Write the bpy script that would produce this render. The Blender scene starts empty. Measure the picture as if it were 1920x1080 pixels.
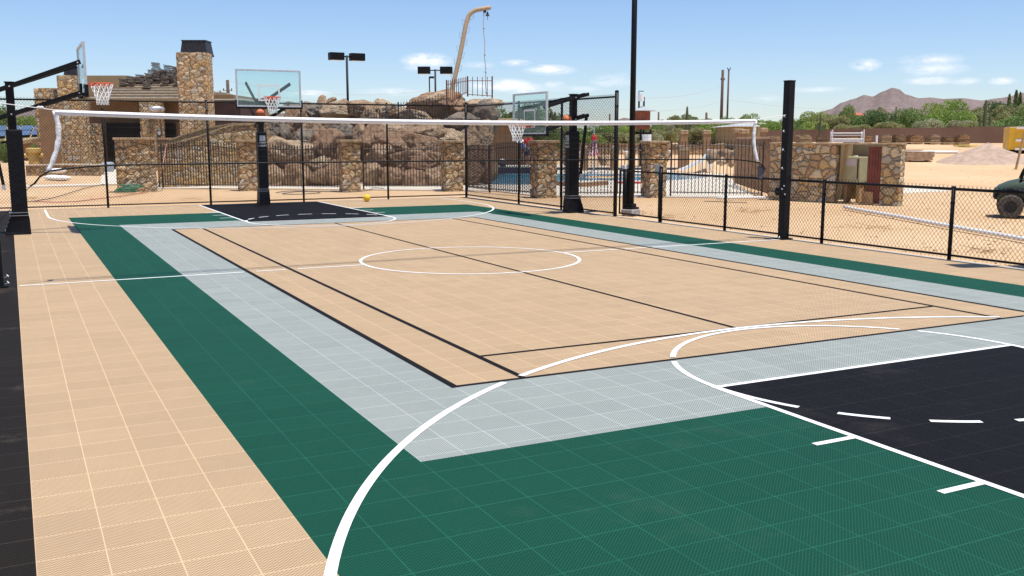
import bpy, bmesh, math, random
from mathutils import Vector, Matrix, noise
from math import pi, sin, cos, radians, sqrt, atan2, hypot
random.seed(7)
S = bpy.context.scene
# ------------------------------------------------------------ camera
F, YAW, PITCH, ROLL, CH = 1841.17, .46984, .15238, -.00035, 1.9612
CAM = Vector((.0188, 0, CH))
FW = Vector((sin(YAW)*cos(PITCH), cos(YAW)*cos(PITCH), -sin(PITCH)))
R0 = Vector((cos(YAW), -sin(YAW), 0)); U0 = R0.cross(FW)
RT = R0*cos(ROLL)+U0*sin(ROLL); UP = -R0*sin(ROLL)+U0*cos(ROLL)
cd = bpy.data.cameras.new('camera'); cam = bpy.data.objects.new('camera', cd); S.collection.objects.link(cam)
M3 = Matrix((RT, UP, -FW)).transposed()
cam.matrix_world = Matrix.Translation(CAM) @ M3.to_4x4()
cd.sensor_width = 36; cd.lens = F/1920*36; cd.clip_end = 12000; cd.clip_start = .05
S.camera = cam
# ------------------------------------------------------------ light and sky
SUNV = Vector((.10, -.20, 1)).normalized()          # towards the sun
EL = math.asin(SUNV.z); AZ = atan2(SUNV.x, SUNV.y)  # azimuth from +Y towards +X
w = bpy.data.worlds.new('World'); S.world = w; w.use_nodes = True
S.view_settings.view_transform = 'Standard'; S.view_settings.look = 'None'
S.view_settings.exposure = .17; S.view_settings.gamma = 1
sl = bpy.data.lights.new('sun', 'SUN'); sl.energy = 5.0; sl.angle = radians(.53); sl.color = (1, .955, .89)
so = bpy.data.objects.new('sun', sl); S.collection.objects.link(so)
so.rotation_euler = SUNV.to_track_quat('Z', 'Y').to_euler(); so.location = (0, 0, 30)

def pdir(px, py): return (FW + RT*((px-960)/F) + UP*((540-py)/F)).normalized()
def PT(px, py, Z): return CAM + FW*Z + RT*((px-960)/F*Z) + UP*((540-py)/F*Z)
def G(px, py, z=0.):                  # where the ray of a photo point meets height z
    d = FW + RT*((px-960)/F) + UP*((540-py)/F); t = (z-CH)/d.z
    return CAM + d*t
def ZH(py, b):                        # height over ground point b seen at photo row py
    d = Vector((b[0], b[1], 0))-CAM; v = (540-py)/F
    return (v*d.dot(FW)-d.dot(UP))/(UP.z-v*FW.z)
def AT(px, Z):                        # ground point (x, y) on photo column px at depth Z
    p = PT(px, 300, Z); return (p.x, p.y)

nt = w.node_tree; N = nt.nodes; L = nt.links; N.clear()
out = N.new('ShaderNodeOutputWorld'); bg = N.new('ShaderNodeBackground'); L.new(bg.outputs[0], out.inputs[0])
sky = N.new('ShaderNodeTexSky'); sky.sky_type = 'NISHITA'; sky.sun_disc = False
sky.sun_elevation = EL; sky.sun_rotation = AZ; sky.altitude = 500; sky.air_density = 1.0; sky.dust_density = .25; sky.ozone_density = 1.6
bg.inputs[1].default_value = .115
tc = N.new('ShaderNodeTexCoord')
def wm(op, a, b=None, c=None, vec=False):
    n = N.new('ShaderNodeVectorMath' if vec else 'ShaderNodeMath'); n.operation = op
    for i, v in enumerate((a, b, c)):
        if v is None: continue
        if hasattr(v, 'is_output'): L.new(v, n.inputs[i])
        else: n.inputs[i].default_value = v
    return n.outputs['Value'] if (vec and op == 'DOT_PRODUCT') else n.outputs[0]
wn = N.new('ShaderNodeTexNoise'); wn.inputs['Scale'].default_value = 34; wn.inputs['Detail'].default_value = 12; wn.inputs['Roughness'].default_value = .7
mp = N.new('ShaderNodeMapping'); mp.inputs['Scale'].default_value = (1, 1, 2.6)
L.new(tc.outputs['Generated'], mp.inputs[0]); L.new(mp.outputs[0], wn.inputs['Vector'])
mask = None
CL = [(800,113,42,12,.9),(795,128,34,7,.5),(968,118,26,6,.6),(1030,131,42,9,.75),(895,122,30,6,.35),(948,160,50,11,.8),(985,166,42,10,.5),
 (1040,160,20,8,.5),(1140,152,30,10,.45),(1075,167,50,6,.35),(1623,122,24,10,.9),(1745,112,46,10,.42),(1750,130,50,12,.42),(1745,151,42,7,.6),(1808,152,24,6,.42),(1880,152,20,6,.55),
 (575,175,40,6,.55),(740,172,60,7,.4),(1165,150,20,12,.3),(905,160,30,9,.6),(1530,168,50,5,.3),(1440,185,26,6,.2)]
for px, py, a, b, s in CL:
    c = pdir(px, py); r = Vector((0, 0, 1)).cross(c).normalized(); u = c.cross(r)
    dx = wm('MULTIPLY', wm('DOT_PRODUCT', tc.outputs['Generated'], tuple(r), vec=True), F/a)
    dy = wm('MULTIPLY', wm('DOT_PRODUCT', tc.outputs['Generated'], tuple(u), vec=True), F/b)
    d2 = wm('SQRT', wm('ADD', wm('MULTIPLY', dx, dx), wm('MULTIPLY', dy, dy)))
    v = wm('MULTIPLY', wm('SUBTRACT', 1.25, d2), s)
    fr = wm('DOT_PRODUCT', tc.outputs['Generated'], tuple(c), vec=True)
    v = wm('MULTIPLY', v, wm('GREATER_THAN', fr, .5))
    v = wm('MAXIMUM', v, 0.)
    mask = v if mask is None else wm('MAXIMUM', mask, v)
nz = wm('MULTIPLY', wm('SUBTRACT', wn.outputs[0], .5), 7.)
am = wm('MULTIPLY', mask, wm('ADD', nz, 1.0))
cl = N.new('ShaderNodeClamp'); L.new(am, cl.inputs[0]); cl.inputs[2].default_value = .9
mx = N.new('ShaderNodeMix'); mx.data_type = 'RGBA'; L.new(cl.outputs[0], mx.inputs[0])
tn_ = N.new('ShaderNodeMix'); tn_.data_type = 'RGBA'; tn_.blend_type = 'MULTIPLY'; tn_.inputs[0].default_value = 1; L.new(sky.outputs[0], tn_.inputs[6]); tn_.inputs[7].default_value = (.85, .93, 1.12, 1); L.new(tn_.outputs[2], mx.inputs[6])
mx.inputs[7].default_value = (8.2, 8.4, 9.0, 1); L.new(mx.outputs[2], bg.inputs[0])

# ------------------------------------------------------------ helpers
C = S.collection
def mat(name, col, rough=.7, var=0., vscale=8., bump=0., bscale=40., metal=0., spec=.5, detail=4, col2=None):
    m = bpy.data.materials.new(name); m.use_nodes = True; t = m.node_tree; n = t.nodes; b = n['Principled BSDF']
    b.inputs['Roughness'].default_value = rough; b.inputs['Metallic'].default_value = metal
    b.inputs['Specular IOR Level'].default_value = spec
    b.inputs['Base Color'].default_value = (*col, 1)
    tcn = n.new('ShaderNodeTexCoord')
    if var or col2:
        nn = n.new('ShaderNodeTexNoise'); nn.inputs['Scale'].default_value = vscale; nn.inputs['Detail'].default_value = detail
        t.links.new(tcn.outputs['Object'], nn.inputs['Vector'])
        mr = n.new('ShaderNodeMapRange'); mr.inputs[1].default_value = .3; mr.inputs[2].default_value = .7; t.links.new(nn.outputs[0], mr.inputs[0])
        mi = n.new('ShaderNodeMix'); mi.data_type = 'RGBA'; t.links.new(mr.outputs[0], mi.inputs[0])
        c2 = col2 or tuple(min(1, c*(1+var)) for c in col); c1 = tuple(c*(1-var) for c in col) if not col2 else col
        mi.inputs[6].default_value = (*c1, 1); mi.inputs[7].default_value = (*c2, 1); t.links.new(mi.outputs[2], b.inputs['Base Color'])
    if bump:
        bn = n.new('ShaderNodeTexNoise'); bn.inputs['Scale'].default_value = bscale; bn.inputs['Detail'].default_value = 5
        t.links.new(tcn.outputs['Object'], bn.inputs['Vector'])
        bp = n.new('ShaderNodeBump'); bp.inputs['Strength'].default_value = bump; bp.inputs['Distance'].default_value = .05
        t.links.new(bn.outputs[0], bp.inputs['Height']); t.links.new(bp.outputs[0], b.inputs['Normal'])
    return m
class NT:
    def __init__(s, m): s.t = m.node_tree; s.n = s.t.nodes; s.b = s.n['Principled BSDF']
    def new(s, ty, **kw):
        o = s.n.new(ty)
        for k, v in kw.items(): setattr(o, k, v)
        return o
    def link(s, a, b): s.t.links.new(a, b)
    def m(s, op, a, b=None, c=None):
        n = s.n.new('ShaderNodeMath'); n.operation = op
        for i, v in enumerate((a, b, c)):
            if v is None: continue
            if hasattr(v, 'is_output'): s.link(v, n.inputs[i])
            else: n.inputs[i].default_value = v
        return n.outputs[0]
    def mixc(s, f, a, b, bt='MIX'):
        n = s.n.new('ShaderNodeMix'); n.data_type = 'RGBA'; n.blend_type = bt
        for i, v in ((0, f), (6, a), (7, b)):
            if hasattr(v, 'is_output'): s.link(v, n.inputs[i])
            elif i == 0: n.inputs[0].default_value = v
            else: n.inputs[i].default_value = (*v, 1)
        return n.outputs[2]
def tile_mat(name, col, seam, hole=.6, spec=.12, dust=.06):
    """open-grid court tile: 12 inch tiles, solid rims, a fine grid of small holes"""
    m = mat(name, col, .62, spec=spec); q = NT(m); T = .3048
    g = q.new('ShaderNodeNewGeometry'); sp = q.new('ShaderNodeSeparateXYZ'); q.link(g.outputs['Position'], sp.inputs[0])
    x = q.m('DIVIDE', sp.outputs[0], T); y = q.m('DIVIDE', sp.outputs[1], T)
    fx = q.m('ABSOLUTE', q.m('SUBTRACT', q.m('FRACT', q.m('ADD', x, 40.)), .5)); fy = q.m('ABSOLUTE', q.m('SUBTRACT', q.m('FRACT', q.m('ADD', y, 40.)), .5))
    ex = q.m('MAXIMUM', fx, fy)                                   # .5 at the rim
    sm = q.new('ShaderNodeMapRange'); sm.inputs[1].default_value = .488; sm.inputs[2].default_value = .494; q.link(ex, sm.inputs[0])
    rim = sm.outputs[0]
    k = 7*2*pi
    a = q.m('SINE', q.m('MULTIPLY', q.m('ADD', x, y), k/1.)); b = q.m('SINE', q.m('MULTIPLY', q.m('SUBTRACT', x, y), k/1.))
    hm = q.new('ShaderNodeMapRange'); hm.inputs[1].default_value = .05; hm.inputs[2].default_value = .45; q.link(q.m('ABSOLUTE', q.m('MULTIPLY', a, b)), hm.inputs[0]); h = hm.outputs[0]
    h = q.m('MULTIPLY', h, q.m('SUBTRACT', 1., rim))
    tv = q.new('ShaderNodeTexWhiteNoise', noise_dimensions='2D'); cb = q.new('ShaderNodeCombineXYZ')
    q.link(q.m('FLOOR', x), cb.inputs[0]); q.link(q.m('FLOOR', y), cb.inputs[1]); q.link(cb.outputs[0], tv.inputs['Vector'])
    nn = q.new('ShaderNodeTexNoise'); nn.inputs['Scale'].default_value = 1.1; nn.inputs['Detail'].default_value = 6; nn.inputs['Roughness'].default_value = .65; q.link(g.outputs['Position'], nn.inputs['Vector'])
    n2 = q.new('ShaderNodeTexNoise'); n2.inputs['Scale'].default_value = 9; n2.inputs['Detail'].default_value = 4; q.link(g.outputs['Position'], n2.inputs['Vector'])
    br = q.m('ADD', q.m('MULTIPLY', q.m('SUBTRACT', tv.outputs['Value'], .5), .085), q.m('ADD', .88, q.m('ADD', q.m('MULTIPLY', nn.outputs[0], .14), q.m('MULTIPLY', n2.outputs[0], .1))))
    # seams vary: some rows catch dust
    rw = q.new('ShaderNodeTexWhiteNoise', noise_dimensions='1D'); q.link(q.m('FLOOR', q.m('ADD', q.m('MULTIPLY', y, 1.), .5)), rw.inputs['W'])
    rs = q.m('MULTIPLY', rim, q.m('ADD', .4, q.m('MULTIPLY', rw.outputs['Value'], .6)))
    isx = q.m('GREATER_THAN', fx, fy); rs = q.m('MULTIPLY', rs, q.m('SUBTRACT', 1., q.m('MULTIPLY', isx, .45)))
    base = q.mixc(rs, col, seam)
    base = q.mixc(q.m('MULTIPLY', h, hole), base, tuple(c*.10 for c in col))
    mul = q.new('ShaderNodeVectorMath', operation='SCALE'); q.link(base, mul.inputs[0]); q.link(br, mul.inputs['Scale'])
    # dust film
    dm = q.new('ShaderNodeMapRange'); dm.inputs[1].default_value = .58; dm.inputs[2].default_value = .8; dm.inputs[4].default_value = dust; q.link(nn.outputs[0], dm.inputs[0])
    q.link(q.mixc(dm.outputs[0], mul.outputs[0], (.6, .48, .36)), q.b.inputs['Base Color'])
    bp = q.new('ShaderNodeBump'); bp.inputs['Strength'].default_value = .25; bp.inputs['Distance'].default_value = .004
    q.link(q.m('SUBTRACT', 1., h), bp.inputs['Height']); q.link(bp.outputs[0], q.b.inputs['Normal'])
    return m
def stone_mat(name, scale=2.6, tint=(1, 1, 1), mortar=(.17, .12, .075)):
    m = mat(name, (.3, .22, .13), .85, spec=.2); q = NT(m)
    g = q.new('ShaderNodeTexCoord'); wob = q.new('ShaderNodeTexNoise'); wob.inputs['Scale'].default_value = scale*1.3; q.link(g.outputs['Object'], wob.inputs['Vector'])
    ad = q.new('ShaderNodeVectorMath', operation='MULTIPLY_ADD'); q.link(wob.outputs['Color'], ad.inputs[0]); ad.inputs[1].default_value = (.38/scale*2,)*3; q.link(g.outputs['Object'], ad.inputs[2])
    mpn = q.new('ShaderNodeMapping'); mpn.inputs['Scale'].default_value = (1, 1, 1.35); q.link(ad.outputs[0], mpn.inputs[0])
    v1 = q.new('ShaderNodeTexVoronoi'); v1.inputs['Scale'].default_value = scale; q.link(mpn.outputs[0], v1.inputs['Vector'])
    v2 = q.new('ShaderNodeTexVoronoi', feature='DISTANCE_TO_EDGE'); v2.inputs['Scale'].default_value = scale; q.link(mpn.outputs[0], v2.inputs['Vector'])
    sp = q.new('ShaderNodeSeparateColor'); q.link(v1.outputs['Color'], sp.inputs[0])
    cr = q.new('ShaderNodeValToRGB'); e = cr.color_ramp; e.interpolation = 'CONSTANT'
    cols = [(0, (.36, .25, .13)), (.14, (.29, .25, .18)), (.28, (.40, .27, .12)), (.4, (.34, .33, .29)), (.5, (.42, .33, .22)), (.63, (.27, .17, .10)), (.73, (.48, .40, .28)), (.84, (.37, .26, .16)), (.93, (.27, .25, .22))]
    e.elements[0].position = 0; e.elements[0].color = (*cols[0][1], 1); e.elements[1].position = cols[1][0]; e.elements[1].color = (*cols[1][1], 1)
    for p, c in cols[2:]: el = e.elements.new(p); el.color = (*c, 1)
    q.link(sp.outputs[0], cr.inputs[0])
    nn = q.new('ShaderNodeTexNoise'); nn.inputs['Scale'].default_value = 14; nn.inputs['Detail'].default_value = 6; q.link(g.outputs['Object'], nn.inputs['Vector'])
    sc = q.new('ShaderNodeVectorMath', operation='SCALE'); q.link(cr.outputs[0], sc.inputs[0]); q.link(q.m('ADD', .55, q.m('MULTIPLY', nn.outputs[0], 1.1)), sc.inputs['Scale'])
    tn = q.mixc(1., q.mixc(.3, sc.outputs[0], (.40, .285, .17)), tint, 'MULTIPLY')
    mr = q.new('ShaderNodeMapRange'); mr.inputs[1].default_value = .012; mr.inputs[2].default_value = .05; q.link(v2.outputs[0], mr.inputs[0])
    q.link(q.mixc(mr.outputs[0], mortar, tn), q.b.inputs['Base Color'])
    m2 = q.new('ShaderNodeMapRange'); m2.inputs[1].default_value = .0; m2.inputs[2].default_value = .16; q.link(v2.outputs[0], m2.inputs[0])
    bp = q.new('ShaderNodeBump'); bp.inputs['Strength'].default_value = .9; bp.inputs['Distance'].default_value = .06
    q.link(q.m('ADD', m2.outputs[0], q.m('MULTIPLY', nn.outputs[0], .5)), bp.inputs['Height']); q.link(bp.outputs[0], q.b.inputs['Normal'])
    return m
def rock_mat(name, c1, c2, c3):
    m = mat(name, c1, .9, spec=.15); q = NT(m); g = q.new('ShaderNodeTexCoord')
    a = q.new('ShaderNodeTexNoise'); a.inputs['Scale'].default_value = 1.1; a.inputs['Detail'].default_value = 8; a.inputs['Roughness'].default_value = .65; q.link(g.outputs['Object'], a.inputs['Vector'])
    b = q.new('ShaderNodeTexNoise'); b.inputs['Scale'].default_value = 11; b.inputs['Detail'].default_value = 8; b.inputs['Roughness'].default_value = .75; q.link(g.outputs['Object'], b.inputs['Vector'])
    ma = q.new('ShaderNodeMapRange'); ma.inputs[1].default_value = .35; ma.inputs[2].default_value = .65; q.link(a.outputs[0], ma.inputs[0])
    mb = q.new('ShaderNodeMapRange'); mb.inputs[1].default_value = .48; mb.inputs[2].default_value = .66; q.link(b.outputs[0], mb.inputs[0])
    x = q.mixc(ma.outputs[0], c1, c2); x = q.mixc(mb.outputs[0], x, c3)
    vc = q.new('ShaderNodeTexVoronoi', feature='DISTANCE_TO_EDGE'); vc.inputs['Scale'].default_value = 1.3; wv = q.new('ShaderNodeVectorMath', operation='MULTIPLY_ADD'); q.link(a.outputs['Color'], wv.inputs[0]); wv.inputs[1].default_value = (1.2, 1.2, 1.2); q.link(g.outputs['Object'], wv.inputs[2]); q.link(wv.outputs[0], vc.inputs['Vector'])
    mc = q.new('ShaderNodeMapRange'); mc.inputs[1].default_value = .0; mc.inputs[2].default_value = .03; mc.inputs[3].default_value = .5; mc.inputs[4].default_value = 1; q.link(vc.outputs[0], mc.inputs[0])
    sx_ = q.new('ShaderNodeVectorMath', operation='SCALE'); q.link(x, sx_.inputs[0]); q.link(mc.outputs[0], sx_.inputs['Scale']); x = sx_.outputs[0]
    q.link(x, q.b.inputs['Base Color'])
    bp = q.new('ShaderNodeBump'); bp.inputs['Strength'].default_value = 1.; bp.inputs['Distance'].default_value = .25
    q.link(q.m('ADD', a.outputs[0], q.m('MULTIPLY', b.outputs[0], .5)), bp.inputs['Height']); q.link(bp.outputs[0], q.b.inputs['Normal'])
    return m

class MB:
    def __init__(s): s.v = []; s.f = []; s.smooth = False
    def add(s, vs, fs):
        o = len(s.v); s.v += [tuple(v) for v in vs]; s.f += [tuple(i+o for i in f) for f in fs]; return s
    def box(s, c, d, rz=0., M=None):
        hx, hy, hz = d[0]/2, d[1]/2, d[2]/2; vs = []
        for x, y, z in ((-1,-1,-1),(1,-1,-1),(1,1,-1),(-1,1,-1),(-1,-1,1),(1,-1,1),(1,1,1),(-1,1,1)):
            p = Vector((x*hx, y*hy, z*hz))
            if M is not None: p = M @ p
            elif rz: p = Vector((p.x*cos(rz)-p.y*sin(rz), p.x*sin(rz)+p.y*cos(rz), p.z))
            vs.append(p+Vector(c))
        return s.add(vs, [(0,3,2,1),(4,5,6,7),(0,1,5,4),(1,2,6,5),(2,3,7,6),(3,0,4,7)])
    def bar(s, a, b, r, n=6, r2=None, sq=False, cap=True):
        a = Vector(a); b = Vector(b); d = (b-a)
        if d.length < 1e-6: return s
        d.normalize(); h = Vector((0, 0, 1)) if abs(d.z) < .95 else Vector((1, 0, 0))
        u = d.cross(h).normalized(); v = d.cross(u).normalized(); r2 = r if r2 is None else r2; vs = []
        ph = pi/4 if n == 4 else 0
        for p, rr in ((a, r), (b, r2)):
            for i in range(n): t = 2*pi*i/n+ph; vs.append(p+u*cos(t)*rr+v*sin(t)*rr)
        fs = [(i, (i+1) % n, n+(i+1) % n, n+i) for i in range(n)]
        if cap: fs += [tuple(range(n))[::-1], tuple(range(n, 2*n))]
        return s.add(vs, fs)
    def rect(s, a, b, wx, wz):        # rectangular beam between points, wx sideways, wz deep
        a = Vector(a); b = Vector(b); d = (b-a).normalized(); h = Vector((0, 0, 1)) if abs(d.z) < .95 else Vector((1, 0, 0))
        u = d.cross(h).normalized()*wx/2; v = u.cross(d).normalized()*wz/2
        vs = [p+i*u+j*v for p in (a, b) for i, j in ((-1,-1),(1,-1),(1,1),(-1,1))]
        return s.add(vs, [(0,1,2,3),(7,6,5,4),(0,4,5,1),(1,5,6,2),(2,6,7,3),(3,7,4,0)])
    def tube(s, pts, r, n=6, closed=False):
        pts = [Vector(p) for p in pts]; k = len(pts); rings = []
        pu = None
        for i, p in enumerate(pts):
            a = pts[i-1] if (i > 0 or closed) else p; b = pts[(i+1) % k] if (i < k-1 or closed) else p
            d = (b-a).normalized()
            if pu is None:
                h = Vector((0, 0, 1)) if abs(d.z) < .9 else Vector((1, 0, 0)); pu = d.cross(h).normalized()
            u = (pu-d*pu.dot(d)).normalized(); pu = u; v = d.cross(u)
            rr = r[i] if isinstance(r, (list, tuple)) else r
            rings.append([p+u*cos(2*pi*j/n)*rr+v*sin(2*pi*j/n)*rr for j in range(n)])
        vs = [q for ring in rings for q in ring]; fs = []
        for i in range(k if closed else k-1):
            for j in range(n):
                a, b = i*n, ((i+1) % k)*n; fs.append((a+j, a+(j+1) % n, b+(j+1) % n, b+j))
        if not closed: fs += [tuple(range(n))[::-1], tuple(range((k-1)*n, k*n))]
        return s.add(vs, fs)
    def lathe(s, prof, c=(0, 0, 0), n=16, ang=0):
        vs = []; c = Vector(c)
        for r, z in prof:
            for i in range(n): t = 2*pi*i/n+ang; vs.append(c+Vector((r*cos(t), r*sin(t), z)))
        fs = []
        for k in range(len(prof)-1):
            for i in range(n): a = k*n; b = a+n; fs.append((a+i, a+(i+1) % n, b+(i+1) % n, b+i))
        fs.append(tuple(range(n))[::-1]); fs.append(tuple(range((len(prof)-1)*n, len(prof)*n)))
        return s.add(vs, fs)
    def sphere(s, c, r, n=16, sc=(1, 1, 1)):
        c = Vector(c); m = n//2; vs = [c+Vector((0, 0, r*sc[2]))]
        for i in range(1, m):
            for j in range(n): t = pi*i/m; p = 2*pi*j/n; vs.append(c+Vector((r*sin(t)*cos(p)*sc[0], r*sin(t)*sin(p)*sc[1], r*cos(t)*sc[2])))
        vs.append(c-Vector((0, 0, r*sc[2]))); fs = [(0, 1+j, 1+(j+1) % n) for j in range(n)]
        for i in range(m-2):
            for j in range(n): a = 1+i*n; b = a+n; fs.append((a+j, b+j, b+(j+1) % n, a+(j+1) % n))
        e = len(vs)-1; a = 1+(m-2)*n; fs += [(e, a+(j+1) % n, a+j) for j in range(n)]
        return s.add(vs, fs)
    def poly(s, pts, z0, z1):         # vertical prism of an outline
        n = len(pts); vs = [(p[0], p[1], z0) for p in pts]+[(p[0], p[1], z1) for p in pts]
        return s.add(vs, [tuple(range(n))[::-1], tuple(range(n, 2*n))]+[(i, (i+1) % n, n+(i+1) % n, n+i) for i in range(n)])
    def sheet(s, pts, z): return s.add([(p[0], p[1], z) for p in pts], [tuple(range(len(pts)))])
    def build(s, name, m, parent=None, loc=None, smooth=None, bevel=0.):
        me = bpy.data.meshes.new(name); me.from_pydata(s.v, [], s.f); me.validate()
        bm = bmesh.new(); bm.from_mesh(me); bmesh.ops.recalc_face_normals(bm, faces=bm.faces); bm.to_mesh(me); bm.free()
        if m is not None: me.materials.append(m)
        if smooth if smooth is not None else s.smooth:
            for p in me.polygons: p.use_smooth = True
        o = bpy.data.objects.new(name, me); C.objects.link(o)
        if parent is not None: o.parent = parent
        if loc is not None: o.location = loc
        if bevel:
            b = o.modifiers.new('bevel', 'BEVEL'); b.width = bevel; b.segments = 2; b.limit_method = 'ANGLE'
        return o
def tag(o, label=None, cat=None, group=None, kind=None):
    if label: o['label'] = label
    if cat: o['category'] = cat
    if group: o['group'] = group
    if kind: o['kind'] = kind
    return o
def thing(name, label, cat, loc=(0, 0, 0), rz=0., group=None):
    o = bpy.data.objects.new(name, None); C.objects.link(o); o.location = loc; o.rotation_euler = (0, 0, rz); o.empty_display_size = .2
    return tag(o, label, cat, group)
def struct(mb, name, m, **k): return tag(mb.build(name, m, **k), kind='structure')
def dup(root, loc=None, rz=None, label=None, scale=None):
    r = root.copy(); C.objects.link(r)
    if loc is not None: r.location = loc
    if rz is not None: r.rotation_euler = (0, 0, rz)
    if label: r['label'] = label
    if scale: r.scale = scale
    for ch in [o for o in root.children]:
        c = ch.copy(); C.objects.link(c); c.parent = r
        for gch in ch.children:
            d = gch.copy(); C.objects.link(d); d.parent = c
    return r
def text_mesh(body, size, name, m, parent, M, depth=.002):
    cu = bpy.data.curves.new('t', 'FONT'); cu.body = body; cu.size = size; cu.align_x = 'CENTER'; cu.align_y = 'CENTER'; cu.extrude = depth; cu.resolution_u = 3
    o = bpy.data.objects.new('t', cu); C.objects.link(o); bpy.context.view_layer.update()
    me = bpy.data.meshes.new_from_object(o.evaluated_get(bpy.context.evaluated_depsgraph_get())); bpy.data.objects.remove(o)
    me.transform(M); me.materials.clear(); me.materials.append(m); me.name = name
    r = bpy.data.objects.new(name, me); C.objects.link(r); r.parent = parent; return r
def smooth_step(a, b, x): t = max(0, min(1, (x-a)/(b-a))); return t*t*(3-2*t)

def dispd(o, s=.09, sc=.16, lev=5):
    sb_ = o.modifiers.new('s', 'SUBSURF'); sb_.subdivision_type = 'SIMPLE'; sb_.levels = lev; sb_.render_levels = lev
    tx = bpy.data.textures.get('bumps') or bpy.data.textures.new('bumps', 'CLOUDS'); tx.noise_scale = sc
    dm = o.modifiers.new('d', 'DISPLACE'); dm.texture = tx; dm.strength = s; dm.mid_level = .5; dm.texture_coords = 'LOCAL'
# ------------------------------------------------------------ materials
m_tan = tile_mat('tile_tan', (.61, .43, .254), (.64, .465, .285), spec=.12)
m_green = tile_mat('tile_green', (.009, .088, .050), (.020, .122, .080), spec=.12, dust=.03)
m_grey = tile_mat('tile_grey', (.395, .43, .39), (.46, .50, .465), spec=.15)
m_black = tile_mat('tile_black', (.0125, .011, .011), (.028, .025, .025), spec=.06, dust=.035)
m_black2 = tile_mat('tile_black_dusty', (.024, .019, .014), (.06, .05, .04), spec=.06, dust=.14)
m_white = mat('line_paint_white', (.72, .71, .68), .6, 0, 7, .1, 300, detail=12, col2=(.88, .88, .86))
m_dark = mat('line_paint_black', (.010, .009, .010), .7, .2, 20, spec=.08)
m_blk = mat('black_powder_coat', (.006, .006, .007), .5, .2, 12, .05, 60, spec=.22)
m_fen = mat('black_vinyl_fence', (.007, .006, .006), .5, .25, 9, spec=.22)
m_pad = mat('black_vinyl_pad', (.006, .006, .008), .5, .25, 5, .25, 18, spec=.22)
m_iron = mat('bronze_iron', (.05, .030, .023), .55, .3, 6)
m_brn = mat('lightened_brown_iron', (.26, .155, .085), .8, .4, 5)  # brightened brown; light on receding pickets and shaded wall behind put into colour
m_rust = mat('red_brown_iron', (.17, .055, .035), .6, .3, 6)
m_alu = mat('brushed_aluminium', (.62, .63, .65), .38, .08, 20, metal=.6)
m_whitep = mat('white_paint', (.82, .82, .80), .45, .05, 10)
m_cloth = mat('white_tape_fabric', (.84, .84, .83), .75, .06, 14, .2, 25)
m_orange = mat('orange_rim_paint', (.75, .10, .025), .4, .08, 12)
m_netw = mat('white_cord', (.86, .85, .82), .8, .05, 30)
m_sand = None
m_stone = stone_mat('ledge_stone', 2.9, (1.25, 1.22, 1.15)); m_stone2 = stone_mat('pillar_stone', 3.5, (1.2, 1.15, 1.05)); m_stone_big = stone_mat('enclosure_stone', 3.3, (1.35, 1.38, 1.3), (.20, .15, .10))
m_cap = mat('stone_cap', (.40, .29, .17), .85, .25, 7, .4, 20)
m_stucco = mat('tan_stucco', (.30, .185, .10), .9, .1, 2, .3, 60)
m_stucco2 = mat('light_stucco', (.34, .25, .13), .9, .08, 2, .3, 60)
m_dkopen = mat('painted_inner_shade', (.012, .010, .010), .9)
m_roof = mat('brown_roof_tile', (.20, .17, .13), .85, .3, 4, .4, 20)
m_roofb = mat('tan_batten', (.38, .26, .15), .8, .2, 8)
m_tilestack = mat('stacked_clay_tile', (.19, .16, .13), .8, .4, 6, .4, 25)
m_metal_cap = mat('weathered_dark_metal', (.03, .028, .030), .5, .3, 5, metal=.3)
m_conc = mat('pale_concrete', (.64, .57, .46), .85, .08, 1.5, .15, 50)
m_grayc = mat('grey_concrete', (.42, .40, .37), .9, .2, 10, .3, 40)
m_block = mat('brown_block_wall', (.235, .150, .105), .9, .12, .35, .2, 12)
m_yel = mat('yellow_enamel', (.72, .42, .02), .4, .1, 1.2)
m_wood = mat('sawn_wood', (.42, .27, .13), .8, .35, 3, .2, 30)
m_pole = mat('creosote_wood', (.10, .06, .045), .9, .3, 5)
m_pipe = mat('white_pvc', (.80, .79, .76), .4, .05, 6)
m_cact = mat('cactus_skin', (.085, .11, .05), .8, .25, 9, .3, 20)
m_skin = mat('skin', (.42, .23, .15), .6)

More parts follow.
